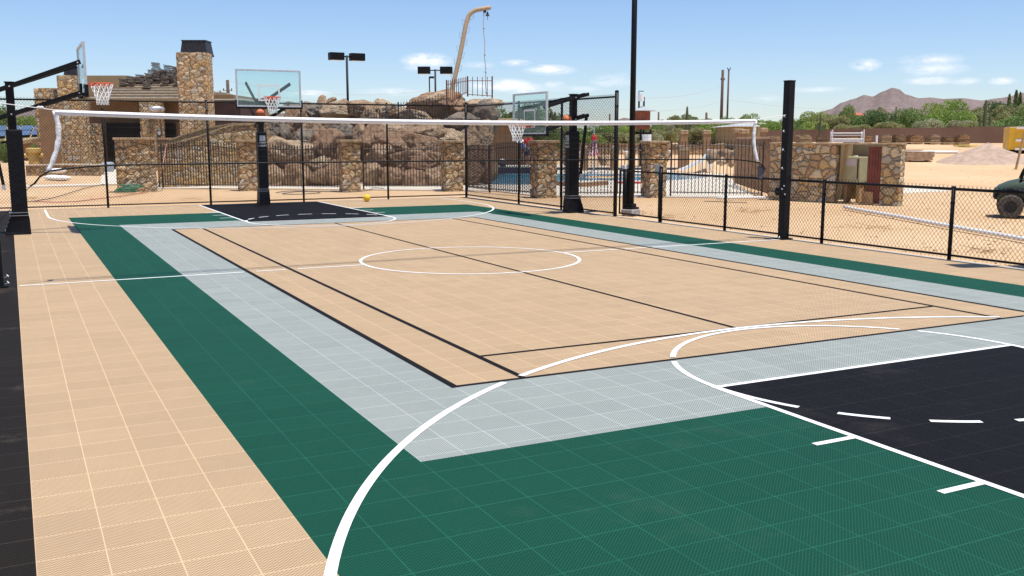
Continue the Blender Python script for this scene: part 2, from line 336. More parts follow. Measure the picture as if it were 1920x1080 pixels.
# ------------------------------------------------------------ terrain
def hgt(x, y):
    p = Vector((x, y, 0))-CAM; Z = p.x*FW.x+p.y*FW.y; Z /= cos(PITCH)
    if Z < 20: return -.035
    lat = (p.x*RT.x+p.y*RT.y)/max(Z, 1)
    w1 = smooth_step(.24, .37, lat); w2 = smooth_step(.02, .1, lat)
    h = 1.42*smooth_step(36, 82, Z)*w1 + 1.42*smooth_step(62, 105, Z)*w2*(1-w1)
    h += .05*noise.noise(Vector((x*.25, y*.25, 1)))*smooth_step(30, 45, Z)
    if lat > .3: h += .12*(noise.noise(Vector((x*.12, y*.12, 5)))+.2)*smooth_step(34, 50, Z)
    return -.035+max(h, -.02)
def sand_mat():
    m = mat('desert_sand', (.6, .4, .25), .95, spec=.1); q = NT(m); g = q.new('ShaderNodeNewGeometry')
    def nz(s, d=6, r=.6):
        a = q.new('ShaderNodeTexNoise'); a.inputs['Scale'].default_value = s; a.inputs['Detail'].default_value = d; a.inputs['Roughness'].default_value = r; q.link(g.outputs['Position'], a.inputs['Vector']); return a.outputs[0]
    def mr(o, a, b):
        x = q.new('ShaderNodeMapRange'); x.inputs[1].default_value = a; x.inputs[2].default_value = b; q.link(o, x.inputs[0]); return x.outputs[0]
    a = nz(.12); b = nz(1.6, 8, .7); c = nz(22, 4)
    x = q.mixc(mr(a, .38, .62), (.56, .37, .205), (.64, .45, .27))
    x = q.mixc(q.m('MULTIPLY', mr(b, .5, .72), .45), x, (.44, .275, .16))
    x = q.mixc(q.m('MULTIPLY', mr(c, .55, .75), .35), x, (.40, .27, .17))
    v = q.new('ShaderNodeTexVoronoi'); v.inputs['Scale'].default_value = 7; q.link(g.outputs['Position'], v.inputs['Vector'])
    x = q.mixc(q.m('MULTIPLY', q.m('LESS_THAN', v.outputs['Distance'], .13), .5), x, (.30, .21, .15))
    q.link(x, q.b.inputs['Base Color'])
    bp = q.new('ShaderNodeBump'); bp.inputs['Strength'].default_value = .7; bp.inputs['Distance'].default_value = .08
    q.link(q.m('ADD', b, q.m('MULTIPLY', c, .3)), bp.inputs['Height']); q.link(bp.outputs[0], q.b.inputs['Normal'])
    return m
m_sand = sand_mat()
g = MB(); rs = [0, 8, 16, 22]; r = 22
while r < 9000: r *= 1.045 if r < 200 else 1.2; rs.append(r)
NA = 300
for r in rs:
    for i in range(NA):
        t = 2*pi*i/NA
        x, y = .02+r*sin(t), r*cos(t)
        if r < 150: z = hgt(x, y)
        else: z = hgt(.02+150*sin(t), 150*cos(t))
        g.v.append((x, y, z))
for k in range(len(rs)-1):
    for i in range(NA):
        a, b = k*NA, (k+1)*NA; g.f.append((a+i, a+(i+1) % NA, b+(i+1) % NA, b+i))
struct(g, 'ground', m_sand, smooth=True)

# ------------------------------------------------------------ court surfaces
T = .3048; CW = 13.46; CY = 47.7*T
def quad(x0, y0, x1, y1): return [(x0, y0), (x1, y0), (x1, y1), (x0, y1)]
def ring(mb, o, i, z):
    ox0, oy0, ox1, oy1 = o; ix0, iy0, ix1, iy1 = i
    for q in (quad(ox0, oy0, ox1, iy0), quad(ox0, iy1, ox1, oy1), quad(ox0, iy0, ix0, iy1), quad(ix1, iy0, ox1, iy1)): mb.sheet(q, z)
YF = 29.9
mb = MB(); mb.poly(quad(-2.6, -7, CW+.12, YF+.1), -.12, -.006); struct(mb, 'court_slab', m_grayc)
mb = MB(); mb.sheet(quad(0, -7, CW-.02, YF-.12), 0); struct(mb, 'court_floor_tan', m_tan)
mb = MB(); mb.sheet(quad(-2.5, -7, 0, YF-.12), .0); struct(mb, 'court_floor_black', m_black2)
XG = (4*T, 39.3*T); XS = (7*T, 36.4*T); XI = (10*T, 33.4*T); YG = (8*T, 87*T); YS = (17.7*T, 78*T); YI = (22.9*T, 72.5*T)
LX = (4.88, 8.42)
mb = MB(); ring(mb, (XG[0], YG[0], XG[1], YG[1]), (XS[0], YS[0], XS[1], YS[1]), .0015); struct(mb, 'court_band_green', m_green)
mb = MB(); ring(mb, (XS[0], YS[0], XS[1], YS[1]), (XI[0], YI[0], XI[1], YI[1]), .0015); struct(mb, 'court_band_grey', m_grey)
mb = MB(); mb.sheet(quad(LX[0], -7, LX[1], 6.02), .003); mb.sheet(quad(LX[0], 23.2, LX[1], YF-.12), .003); struct(mb, 'court_key_black', m_black)
# painted lines
def seg(mb, a, b, w, z, gap=None):
    a = Vector(a); b = Vector(b); d = (b-a).normalized(); n = Vector((-d.y, d.x))*w/2
    mb.sheet([a-n, b-n, b+n, a+n], z)
def arc(mb, c, r, t0, t1, w, z, n=48):
    pts = [(c[0]+cos(t0+(t1-t0)*i/n)*rr, c[1]+sin(t0+(t1-t0)*i/n)*rr) for rr in (r-w/2, r+w/2) for i in range(n+1)]
    mb.add([(p[0], p[1], z) for p in pts], [(i, i+1, n+2+i, n+1+i) for i in range(n)])
W = .052; zl = .0045
wl = MB(); cx = 6.65
# centre line with gaps at the black lines and inside the circle
for a, b in ((0.03, 2.98), (3.16, 3.6), (3.78, cx-1.82), (cx+1.72, 9.5), (9.63, 10.1), (10.22, 13.25)): seg(wl, (a, 14.53), (b, 14.53), W, zl)
arc(wl, (cx-.05, 14.45), 1.77, radians(0), radians(360), W, zl, 96)
for sgn, yb, yft in ((1, 0., 6.02), (-1, YF-.13, 23.2)):
    # 3 point arc
    cy = 2.0 if sgn > 0 else 27.14; R3 = 5.86
    if sgn > 0:
        # broken where it crosses the black line (y=6.98)
        t = math.asin((6.98-cy)/R3); e = .02
        for a, b in ((0, t-e), (t+e*1.2, pi-t-e*1.2), (pi-t+e, pi)): arc(wl, (cx, cy), R3, a, b, W+.006, zl+.0003)
        seg(wl, (cx-R3, cy), (cx-R3, -7), W, zl); seg(wl, (cx+R3, cy), (cx+R3, -7), W, zl)
    else:
        arc(wl, (cx, cy), R3, pi, 2*pi, W, zl, 72)
        seg(wl, (cx-R3, cy), (cx-R3, yb), W, zl); seg(wl, (cx+R3, cy), (cx+R3, yb), W, zl)
    ye = -7 if sgn > 0 else yb
    for x in LX: seg(wl, (x, yft+sgn*W/2), (x, ye), W, zl)
    seg(wl, (LX[0]+W/2, yft), (LX[1]-W/2, yft), W, zl+.0006)
    R = 1.76
    if sgn > 0:
        t = math.asin((6.98-yft)/R)
        for a, b in ((0, t-.05), (t+.05, pi-t-.05), (pi-t+.05, pi)): arc(wl, (cx, yft), R, a, b, W, zl+.0009)
        for a, b in [(180, 205)]+[(214.2+20*k, 225.7+20*k) for k in range(6)]+[(335, 360)]: arc(wl, (cx, yft), R, radians(a), radians(b), W, zl+.0009, 8)
    else:
        arc(wl, (cx, yft), R, pi, 2*pi, W, zl+.0009)
        for a, b in [(0, 12)]+[(22+20*k, 34+20*k) for k in range(7)]+[(163, 180)]: arc(wl, (cx, yft), R, radians(a), radians(b), W, zl+.0009, 8)
    for k, dy in enumerate((1.46, 2.43, 3.4)):
        y = yft-sgn*dy
        seg(wl, (LX[0]-.36, y), (LX[0]-W/2, y), W+(.03 if k == 2 else 0), zl); seg(wl, (LX[1]+W/2, y), (LX[1]+.36, y), W+(.03 if k == 2 else 0), zl)
struct(wl, 'court_lines_white', m_white)
bl = MB(); wb = .066; xa = 12.06*T; xc = 31.4*T; yi = 25.86*T; yj = 2*CY-yi
for x in XI: seg(bl, (x, YI[0]-wb/2), (x, YI[1]+wb/2), wb, .003)
for y in YI: seg(bl, (XI[0]+wb/2, y), (XI[1]-wb/2, y), wb*.8, .003)
for x in (xa, xc): seg(bl, (x, YI[0]+wb/2), (x, YI[1]-wb/2), wb*.85, .0033)
seg(bl, (xa+.03, yi), (xc-.03, yi), .052, .003)
seg(bl, (21.75*T, yi+.02), (21.75*T, YI[1]-.03), .052, .003)
struct(bl, 'court_lines_black', m_dark)

# ------------------------------------------------------------ chain link fences
def link_panel(mb, L_, z0, z1, dx=.078, dz=.092, r=.0021):
    """diamond mesh on the local x-z plane, from x=0 to L_"""
    H = z1-z0; s = dz/dx
    for sg in (1, -1):
        n = int((L_+H/s)/dx)+1; off = .0022*sg
        for i in range(n+1):
            x0 = -H/s+i*dx; a = [x0, z0]; b = [x0+H/s, z1]
            if a[0] < 0: a = [0, z0+(0-x0)*s]
            if b[0] > L_: b = [L_, z0+(L_-x0)*s]
            if b[0]-a[0] < .01: continue
            if sg < 0: a[0], b[0] = L_-a[0], L_-b[0]
            mb.bar((a[0], off, a[1]), (b[0], off, b[1]), r, 3, cap=False)
def chain_fence(name, label, p0, p1, posts, h, r_post, mid=(), knuckle=.035, wire=.0021):
    a = Vector((*p0, 0)); b = Vector((*p1, 0)); Ln = (b-a).length; rz = atan2(b.y-a.y, b.x-a.x)
    t = thing(name, label, 'chain-link fence', a, rz)
    for x, hh, rr in posts:
        p = MB(); p.bar((x, 0, -.01), (x, 0, hh), rr, 12); p.sphere((x, 0, hh), rr*1.12, 12, (1, 1, .55)); p.smooth = True
        for z in (.3, h*.5, h-.25): p.bar((x, 0, z-.012), (x, 0, z+.012), rr*1.16, 12)
        p.build('post', m_fen, t)
    q = MB(); q.bar((0, 0, h-.03), (Ln, 0, h-.03), .024, 10); q.build('top_rail', m_fen, t, smooth=True)
    q = MB(); q.bar((0, 0, .075), (Ln, 0, .075), .018, 8); q.build('bottom_rail', m_fen, t, smooth=True)
    for z in mid: q = MB(); q.bar((0, 0, z), (Ln, 0, z), .02, 8); q.build('middle_rail', m_fen, t, smooth=True)
    q = MB(); link_panel(q, Ln, .03, h+knuckle, r=wire); o = q.build('wire_mesh', m_fen, t)
    return t
PX = [-3.2, -.4, 2.42, 5.24, 8.02, 10.76]
chain_fence('chain_link_fence', 'tall black chain-link fence across the far end of the court, behind the far hoop', (-4.5, YF), (13.5, YF), [(x+4.5, 3.02, .032) for x in PX]+[(18, 3.06, .042)], 3.0, .03, wire=.0033)
chain_fence('chain_link_fence', 'tall black chain-link fence section on the right side, behind the lowered hoop', (13.5, YF-.09), (13.5, 20.83), [(YF-.09-26.1, 3.0, .032), (YF-.09-23.55, 3.0, .032), (YF-.09-20.83, 3.08, .048)], 2.98, .03, wire=.0042)
t = chain_fence('chain_link_fence', 'low waist-high black chain-link fence along the right side of the court', (13.46, 18.84), (13.46, 3.2), [(0, 1.27, .045)]+[(18.84-y, 1.17, .032) for y in (16.5, 13.68, 10.86, 8.0, 5.2, 3.22)], 1.17, .03, wire=.0031)
# gate
gt = thing('chain_link_gate', 'low black chain-link gate between the tall fence post and the lamp pole', 'gate', (13.5, 20.68, 0), -pi/2)
for z in (.09, 1.14): q = MB(); q.bar((.05, 0, z), (1.72, 0, z), .02, 8); q.build('frame_rail', m_fen, gt, smooth=True)
for x in (.05, 1.72): q = MB(); q.bar((x, 0, .07), (x, 0, 1.17), .022, 8); q.build('frame_stile', m_fen, gt, smooth=True)
q = MB(); link_panel(q, 1.67, .09, 1.16); o = q.build('wire_mesh', m_fen, gt); o.location = (.05, 0, 0)
q = MB(); q.box((1.62, .03, 1.2), (.24, .012, .26)); q.build('sign_plate', mat('blank_plate', (.5, .5, .44), .5, .1, 5), gt)
q = MB(); q.box((1.78, .0, .95), (.10, .05, .06)); q.bar((1.78, 0, .85), (1.78, 0, 1.02), .012, 6); q.build('latch', m_fen, gt)
# short post with a white cap next to the lamp pole
sp_ = thing('short_post', 'short thick black post with a white cap beside the tall lamp pole', 'post', (*G(1172, 402).xy, 0))
q = MB(); q.bar((0, 0, -.02), (0, 0, 1.16), .075, 12); q.build('shaft', m_blk, sp_, smooth=True)
q = MB(); q.box((0, 0, 1.21), (.15, .12, .1)); q.build('cap', m_whitep, sp_, bevel=.01)

# ------------------------------------------------------------ basketball hoops
m_glass = mat('tempered_glass', (.55, .80, .78), .04, spec=.5)
def glass_mat():
    m = bpy.data.materials.new('backboard_glass'); m.use_nodes = True; q = NT(m); n = q.n
    tr = n.new('ShaderNodeBsdfTransparent'); tr.inputs[0].default_value = (.90, .975, .965, 1)
    gl = n.new('ShaderNodeBsdfGlossy'); gl.inputs['Roughness'].default_value = .03; gl.inputs[0].default_value = (.9, .95, .95, 1)
    df = n.new('ShaderNodeBsdfDiffuse'); df.inputs[0].default_value = (.45, .62, .60, 1)
    lw = n.new('ShaderNodeLayerWeight'); lw.inputs[0].default_value = .5; pw_ = n.new('ShaderNodeMath'); pw_.operation = 'POWER'; pw_.inputs[1].default_value = 5; q.link(lw.outputs['Facing'], pw_.inputs[0]); fr = n.new('ShaderNodeMath'); fr.operation = 'MULTIPLY_ADD'; q.link(pw_.outputs[0], fr.inputs[0]); fr.inputs[1].default_value = .7; fr.inputs[2].default_value = .03
    a = n.new('ShaderNodeMixShader'); b = n.new('ShaderNodeMixShader'); a.inputs[0].default_value = .07
    q.link(tr.outputs[0], a.inputs[1]); q.link(df.outputs[0], a.inputs[2]); q.link(fr.outputs[0], b.inputs[0]); q.link(a.outputs[0], b.inputs[1]); q.link(gl.outputs[0], b.inputs[2])
    q.link(b.outputs[0], n['Material Output'].inputs[0]); return m
m_bglass = glass_mat()
def hoop(label, loc, rz, low, arm=1.28, logo=True, target=True):
    """pole at the origin, backboard towards +x; low = height of the board's lower edge"""
    t = thing('basketball_hoop', label, 'basketball hoop', (loc[0], loc[1], 0), rz, 'basketball hoops around the court')
    bx = arm; BW = 1.83; BH = 1.04
    q = MB(); q.box((0, 0, 1.53), (.155, .155, 3.04)); q.box((0, 0, 3.055), (.19, .19, .02)); q.build('pole', m_blk, t, bevel=.006)
    pd = MB(); pd.box((.02, 0, 1.17), (.30, .27, 1.9)); pd.build('pole_pad', m_pad, t, bevel=.03)
    bs = MB()
    vs = [(-.27, -.15, 0), (.20, -.16, 0), (.20, .16, 0), (-.27, .15, 0), (-.27, -.13, .07), (.19, -.15, .3), (.19, .15, .3), (-.27, .13, .07), (-.15, -.14, .42), (-.15, .14, .42), (.17, -.14, .42), (.17, .14, .42)]
    bs.add([(x, y, z+.012) for x, y, z in vs], [(0, 3, 2, 1), (0, 4, 7, 3), (4, 8, 9, 7), (8, 10, 11, 9), (10, 5, 6, 11), (5, 1, 2, 6), (0, 1, 5, 10, 8, 4), (3, 7, 9, 11, 6, 2)])
    bo = bs.build('base_cover', m_pad, t)
    st = MB()
    for k in range(4): x = -.27+k*.035; st.rect((x, -.15, .09+k*.085), (x+.015, .15, .10+k*.085), .012, .01)
    for z in (.34, .40): st.box((.0, 0, z+.05), (.36, .31, .012))
    st.build('strap', m_whitep if False else mat('grey_strap', (.25, .25, .26), .5), bo)
    # arms
    z1 = 2.97; z2 = 2.42; a1 = low+.66; a2 = low+.06
    # rigid swing of a parallelogram: same drop on both pairs
    for s in (-1, 1):
        for zp, za, y1 in ((z1, a1, .62 if True else 0), (z2, a2, .58)):
            d = Vector((bx-.06, s*y1, za))-Vector((0, s*.10, zp)); tail = Vector((0, s*.10, zp))-Vector((d.x, 0, d.z)).normalized()*.42
            k = Vector((0, s*.10, zp))
            q = MB(); q.rect(k, k+d, .035, .085); q.rect(tail, k, .035, .085)
            ar = q.build('arm', m_blk, t)
            for p in (k+Vector((0, s*.03, 0)), k+d*.96+Vector((0, s*.03, 0))):
                q = MB(); q.bar(p, p+Vector((0, s*.012, 0)), .016, 8); q.build('bolt', m_alu, ar)
    q = MB(); dd = Vector((bx-.06, 0, a2))-Vector((0, 0, z2)); tl = -dd.normalized()*.42+Vector((0, 0, z2))
    q.bar((tl.x, -.10, tl.z), (tl.x, .10, tl.z), .02, 8); q.rect((tl.x, 0, tl.z), (-.24, 0, 1.0), .06, .06); q.rect((-.23, 0, 1.85), (0, 0, 1.9), .04, .04); q.build('height_actuator', m_blk, t)
    q = MB(); q.box((-.24, 0, .96), (.07, .07, .10)); q.bar((-.24, -.03, .97), (-.24, .16, .97), .01, 6); q.build('crank_handle', m_alu, t)
    # board
    bb = thing('backboard', None, None, (bx, 0, low), 0); bb.parent = t
    gl = MB(); gl.box((0, 0, BH/2), (.012, BW-.09, BH-.09)); gl.build('glass', m_bglass, bb)
    fr = MB()
    for y in (-BW/2+.0225, BW/2-.0225): fr.box((0, y, BH/2), (.05, .045, BH))
    for z in (.0225, BH-.0225): fr.box((0, 0, z), (.05, BW-.09, .045))
    fr.build('frame', m_alu, bb, bevel=.004)
    tg = MB(); tw = .61; th = .457; z0 = .17; wq = .045
    for y in (-tw/2+wq/2, tw/2-wq/2): tg.box((.0095, y, z0+th/2), (.003, wq, th))
    for z in (z0+wq/2, z0+th-wq/2): tg.box((.0095, 0, z), (.003, tw-2*wq, wq))
    tg.build('target_square', m_whitep, bb)
    cp = MB(); cp.box((0.002, 0, -.018), (.075, BW+.06, .055))
    for s in (-1, 1): cp.box((0.002, s*(BW/2+.012), .105), (.075, .045, .19))
    cp.build('edge_padding', m_pad, bb, bevel=.01)
    hb = MB(); hb.box((-.05, 0, .1), (.05, .42, .3)); hb.box((-.04, 0, .015), (.05, BW-.3, .06)); hb.build('mounting_bracket', m_blk, bb)
    rm = MB(); pts = [(.36+.235*cos(a), .235*sin(a), .27) for a in [2*pi*i/32 for i in range(32)]]
    rm.tube(pts, .010, 8, True); rm.tube([(p[0], p[1], p[2]-.055) for p in pts[4:29]], .006, 6)
    rm.box((.045, 0, .235), (.045, .20, .12)); rm.box((.10, 0, .262), (.10, .17, .012))
    for s in (-1, 1): rm.rect((.06, s*.09, .19), (.24, s*.19, .255), .01, .03)
    ro = rm.build('rim', m_orange, bb, smooth=False)
    nt_ = MB(); K = 12; rows = [(.225, .26), (.19, .14), (.155, .05), (.13, -.03), (.115, -.10), (.12, -.17)]
    for j in range(len(rows)-1):
        r0, za = rows[j]; r1, zb = rows[j+1]
        for i in range(K):
            a0 = 2*pi*(i+(j % 2)*.5)/K
            for s in (-.5, .5):
                a1_ = a0+2*pi*s/K; sh = 0 if j else .18
                nt_.bar((.36+r0*cos(a0), r0*sin(a0), za), (.36+r1*cos(a1_), r1*sin(a1_), zb), .0075, 5, cap=False)
    nt_.build('net', m_netw, ro)
    if logo:
        lg = MB(); lg.box((.1725, 0, 1.93), (.003, .17, .15)); lo = lg.build('emblem_plate', mat('pale_label', (.62, .68, .72), .5), t)
        e = MB()
        for k in range(4): e.box((.1755, .04, 1.875+k*.034), (.002, .085, .008))
        e.box((.1755, .0, 1.93), (.002, .008, .15)); e.tube([(.1755, -.045+.034*cos(a), 1.93+.05*sin(a)) for a in [2*pi*i/16 for i in range(16)]], .004, 4, True)
        e.tube([(.1755, -.045, 1.88), (.1755, -.03, 1.93), (.1755, -.045, 1.98)], .003, 4)
        e.build('emblem', m_blk, lo)
        for k, s in enumerate(('SPORT', 'COURT')):
            M = Matrix.Translation((.1735, 0, 1.80-k*.085)) @ Matrix(((0, 0, 1, 0), (1, 0, 0, 0), (0, 1, 0, 0), (0, 0, 0, 1)))
            text_mesh(s, .075, 'lettering', m_whitep, t, M)
    return t
hoop('black basketball hoop nearest the left edge, its backboard seen edge-on', (.12, 22.45), 0, 2.80, 1.36, logo=False)
hoop('basketball hoop at the far end with clear glass backboard facing the camera', (6.68, 29.45), -pi/2, 2.80, 1.2)
hoop('lowered basketball hoop by the right fence with its black post beside the lamp pole', (13.12, 22.3), pi, 2.03, 1.27)
def ball_mat(name, col):
    m = mat(name, col, .55, .06, 10, .15, 80); return m
m_bb = ball_mat('orange_rubber', (.62, .17, .06)); m_by = ball_mat('yellow_rubber', (.80, .50, .02))
def ball(label, c, r, m, seams=True):
    q = MB(); q.sphere(c, r, 24); q.smooth = True; o = q.build('ball' if not seams else 'basketball', m); tag(o, label, 'ball')
    if seams:
        e = MB(); c = Vector(c)
        for ax in range(3):
            pts = []
            for i in range(32):
                a = 2*pi*i/32; p = [0, 0, 0]; p[(ax+1) % 3] = cos(a); p[(ax+2) % 3] = sin(a); pts.append(c+Vector(p)*r*1.0)
            e.tube(pts, .0035, 5, True)
        e.build('seam', m_blk, o)
ball('orange basketball wedged under the far glass backboard beside its pole', PT(488, 212, 28.45), .12, m_bb)
ball('orange basketball resting on the lower arm of the lowered right hoop', PT(1063, 224, 24.9), .12, m_bb)
ball('yellow rubber ball lying on the court near the far fence', (*G(688, 378).xy, .115), .112, m_by, False)

# ------------------------------------------------------------ volleyball net and posts
yn = 14.53
nt0 = thing('volleyball_net', 'white-topped black volleyball net stretched across the middle of the court', 'volleyball net', (0, yn, 0))
XLn, XRn = .60, 12.5
def topz(x): u = (x-XLn)/(XRn-XLn); return 2.325-.09*4*u*(1-u)*.9+(-.03)*u
def botz(x): u = (x-XLn)/(XRn-XLn); return 1.585+.02*sin(pi*u)-.035*u - .07*(max(0, .08-u)/.08)**2-.06*(max(0, u-.93)/.07)**2
tp = MB(); n = 60
vs = []
for i in range(n+1):
    x = XLn+(XRn-XLn)*i/n; z = topz(x); wv = .004*sin(i*1.7)
    vs += [(x, -.008+wv, z), (x, -.010+wv, z-.045), (x, -.006+wv, z-.075), (x, .006+wv, z-.075), (x, .010+wv, z-.045), (x, .008+wv, z)]
tp.add(vs, [(i*6+k, i*6+(k+1) % 6, i*6+6+(k+1) % 6, i*6+6+k) for i in range(n) for k in range(6)]+[(0, 1, 2, 3, 4, 5), (n*6+5, n*6+4, n*6+3, n*6+2, n*6+1, n*6)]); tp.build('top_tape', m_cloth, nt0, smooth=True)
sm_ = MB(); sm_.tube([(XLn+(XRn-XLn)*i/n, -.011+.004*sin(i*1.7), topz(XLn+(XRn-XLn)*i/n)-.036) for i in range(n+1)], .006, 4); sm_.build('tape_seam', mat('grey_thread', (.30, .29, .32), .8), nt0)
def sideL(z):  # bulge
    u = (2.32-z)/.82; return XLn+.05*sin(pi*min(1, u*1.05))*(1-.2*u)+.0-.13*u**2.2
def sideR(z):
    u = (2.27-z)/.76; return XRn-.03*sin(pi*u)+.09*u**3
for fn, za, zb in ((sideL, 2.31, 1.50), (sideR, 2.27, 1.50)):
    q = MB(); vs = []; k = 14
    for i in range(k+1):
        z = za+(zb-za)*i/k; x = fn(z)+.004*sin(i*2.3); wd = .032+.004*sin(i*1.9)
        vs += [(x-wd, -.007, z), (x+wd, -.009, z), (x+wd, .007, z), (x-wd, .009, z)]
    q.add(vs, [(i*4+j, i*4+(j+1) % 4, i*4+4+(j+1) % 4, i*4+4+j) for i in range(k) for j in range(4)]+[(0, 1, 2, 3), (k*4+3, k*4+2, k*4+1, k*4)]); q.build('side_tape', m_cloth, nt0, smooth=True)
bc = MB(); bc.tube([(sideL(1.5)+(sideR(1.5)-sideL(1.5))*i/50, 0, botz(XLn+(XRn-XLn)*i/50)-.0) for i in range(51)], .013, 6); bc.build('bottom_cord', m_blk, nt0, smooth=True)
ng = MB(); x = XLn+.08
while x < XRn-.05: ng.bar((x, 0, botz(x)), (x, 0, topz(x)-.06), .0019, 3, cap=False); x += .1
for k in range(1, 7):
    u = k/7; ng.tube([(XLn+.05+(XRn-XLn-.1)*i/20, 0, botz(XLn+(XRn-XLn)*i/20)*(1-u)+topz(XLn+(XRn-XLn)*i/20)*u) for i in range(21)], .0019, 3)
ng.build('netting', m_blk, nt0)
rp = MB()
PLx, PRx = -.33, 13.24
rp.tube([(XLn, 0, 2.32), (XLn-.2, 0, 2.345), (PLx+.05, 0, 2.43)], .006, 6)
for i in range(5): rp.sphere((XLn-.2+.015*i, .0, 2.35+.006*(i % 2)), .016, 6)
rp.tube([(XRn, 0, 2.27), (XRn+.35, 0, 2.33), (PRx+.02, 0, 2.38)], .006, 6)
rp.tube([(XRn-1.4, -.012, 2.235), (XRn, -.012, 2.22), (XRn+.25, -.012, 2.215)], .004, 5)
rp.build('tie_rope', m_netw, nt0)
ck = MB()
ck.tube([(sideR(1.5), 0, 1.5), (XRn+.22, 0, 1.42), (XRn+.27, 0, 1.36)], .012, 6); ck.tube([(XRn+.27, 0, 1.36), (PRx-.06, 0, .98)], .004, 5)
ck.tube([(sideL(1.5), 0, 1.51), (.36, 0, 1.44), (.30, 0, 1.36), (.24, 0, 1.32)], .013, 6); ck.tube([(.24, 0, 1.32), (-.28, 0, .72)], .004, 5)
ck.build('bottom_tie', m_blk, nt0)
fl = MB(); fl.add([(XRn+.10, .004, 1.41), (XRn+.25, -.006, 1.44), (XRn+.27, .008, 1.30), (XRn+.20, -.01, 1.18), (XRn+.12, .008, 1.20), (XRn+.10, .014, 1.41), (XRn+.25, .006, 1.44), (XRn+.27, .02, 1.30), (XRn+.20, .006, 1.18), (XRn+.12, .02, 1.20)],
 [(0, 1, 2, 3, 4), (9, 8, 7, 6, 5), (0, 5, 6, 1), (1, 6, 7, 2), (2, 7, 8, 3), (3, 8, 9, 4), (4, 9, 5, 0)]); fl.build('dark_sleeve', mat('faded_dark_cloth', (.06, .055, .075), .9), nt0)
for lab, x, sgn in (('square black padded net post at the right fence with a winch', 13.32, -1), ('black net post at the left edge of the photo, mostly out of frame', -.235, 1)):
    p = thing('net_post', lab, 'net post', (x, yn+.03, 0), 0, 'volleyball net posts')
    q = MB(); q.box((0, 0, 1.5), (.16, .16, 3.0)); q.build('post_pad', m_pad, p, bevel=.02)
    q = MB(); q.box((0, 0, .012), (.26, .26, .024)); q.box((0, 0, 3.01), (.16, .16, .03)); q.build('post_core', m_blk, p)
    for z in (.02, 1.35, 1.7, 2.05, 2.33) if sgn < 0 else (.12, .03):
        q = MB(); q.tube([(sgn*.078, -.03, z), (sgn*.11, -.03, z+.012), (sgn*.13, -.03, z+.03), (sgn*.115, -.03, z+.045)], .006, 6); q.sphere((sgn*.13, -.03, z+.02), .016, 8); q.build('hook', m_alu, p, smooth=True)
    if sgn < 0:
        q = MB(); q.box((-.15, -.03, .93), (.10, .14, .14)); q.bar((-.16, -.12, .93), (-.16, .06, .93), .05, 10); q.bar((-.2, -.1, .93), (-.52, -.1, .955), .012, 6); q.build('winch', m_blk, p)
        for c_ in ((-.19, -.12, .98), (-.13, -.14, .88), (-.15, -.13, 1.04)): q = MB(); q.sphere(c_, .016, 8); q.build('bolt', m_alu, p)

# ------------------------------------------------------------ lamp posts
def lamp_post(label, xy, H, r, heads, base=True, sq=False, rz=0., z0=0., hd=(.62, .40, .32), gap=.42):
    t = thing('lamp_post', label, 'lamp post', (xy[0], xy[1], z0), rz, 'court and pool lamp posts')
    q = MB(); q.bar((0, 0, 0), (0, 0, H), r*1.05, 16 if not sq else 4, r2=r*.9); q.build('pole', m_blk, t, smooth=not sq)
    if base:
        q = MB(); q.box((0, 0, .07), (.36, .36, .14)); q.build('footing', m_grayc, t, bevel=.02)
        q = MB(); q.box((0, 0, .17), (.30, .30, .05)); q.box((0, 0, .24), (.2, .2, .09)); q.build('base_plate', m_blk, t, bevel=.01)
    for s in heads:
        q = MB(); q.rect((0, 0, H-.06), (s*(gap), 0, H-.06), .06, .06); a = q.build('bracket', m_blk, t)
        q = MB(); q.box((s*(gap+hd[0]/2-.1), 0, H-.06), hd); h = q.build('lamp_head', m_blk, t, bevel=.015)
        q = MB(); q.box((s*(gap+hd[0]/2-.1), 0, H-.06-hd[2]/2-.004), (hd[0]*.8, hd[1]*.8, .01)); q.build('lens', mat('lamp_lens', (.30, .22, .20), .2), h)
    return t
lamp_post('tall thick black lamp pole rising out of frame beside the low gate', (14.12, 21.05), 8.0, .072, (-1, 1), rz=YAW*0+.3)
lamp_post('lamp pole standing out of frame beyond the low fence, casting the box shadow', (14.25, 8.75), 6.3, .07, (-1, 1), rz=-.35, gap=.3)
b1 = AT(655, 49.5); lamp_post('black twin-box lamp post behind the boulders, left of the curved swing pole', b1, ZH(104, b1), .062, (-1, 1), base=False, rz=-YAW+.5, hd=(.72, .42, .36), gap=.28)
b2 = AT(818, 60); lamp_post('black twin-box lamp post standing right next to the curved swing pole', b2, ZH(130, b2), .06, (-1, 1), base=False, rz=-YAW, hd=(.74, .5, .42), gap=.40)
b3 = AT(807, 105); lamp_post('small far lamp post seen just left of the twin-box lamp', b3, ZH(144, b3), .07, (1,), base=False, rz=-YAW, hd=(.5, .4, .2), gap=.1)

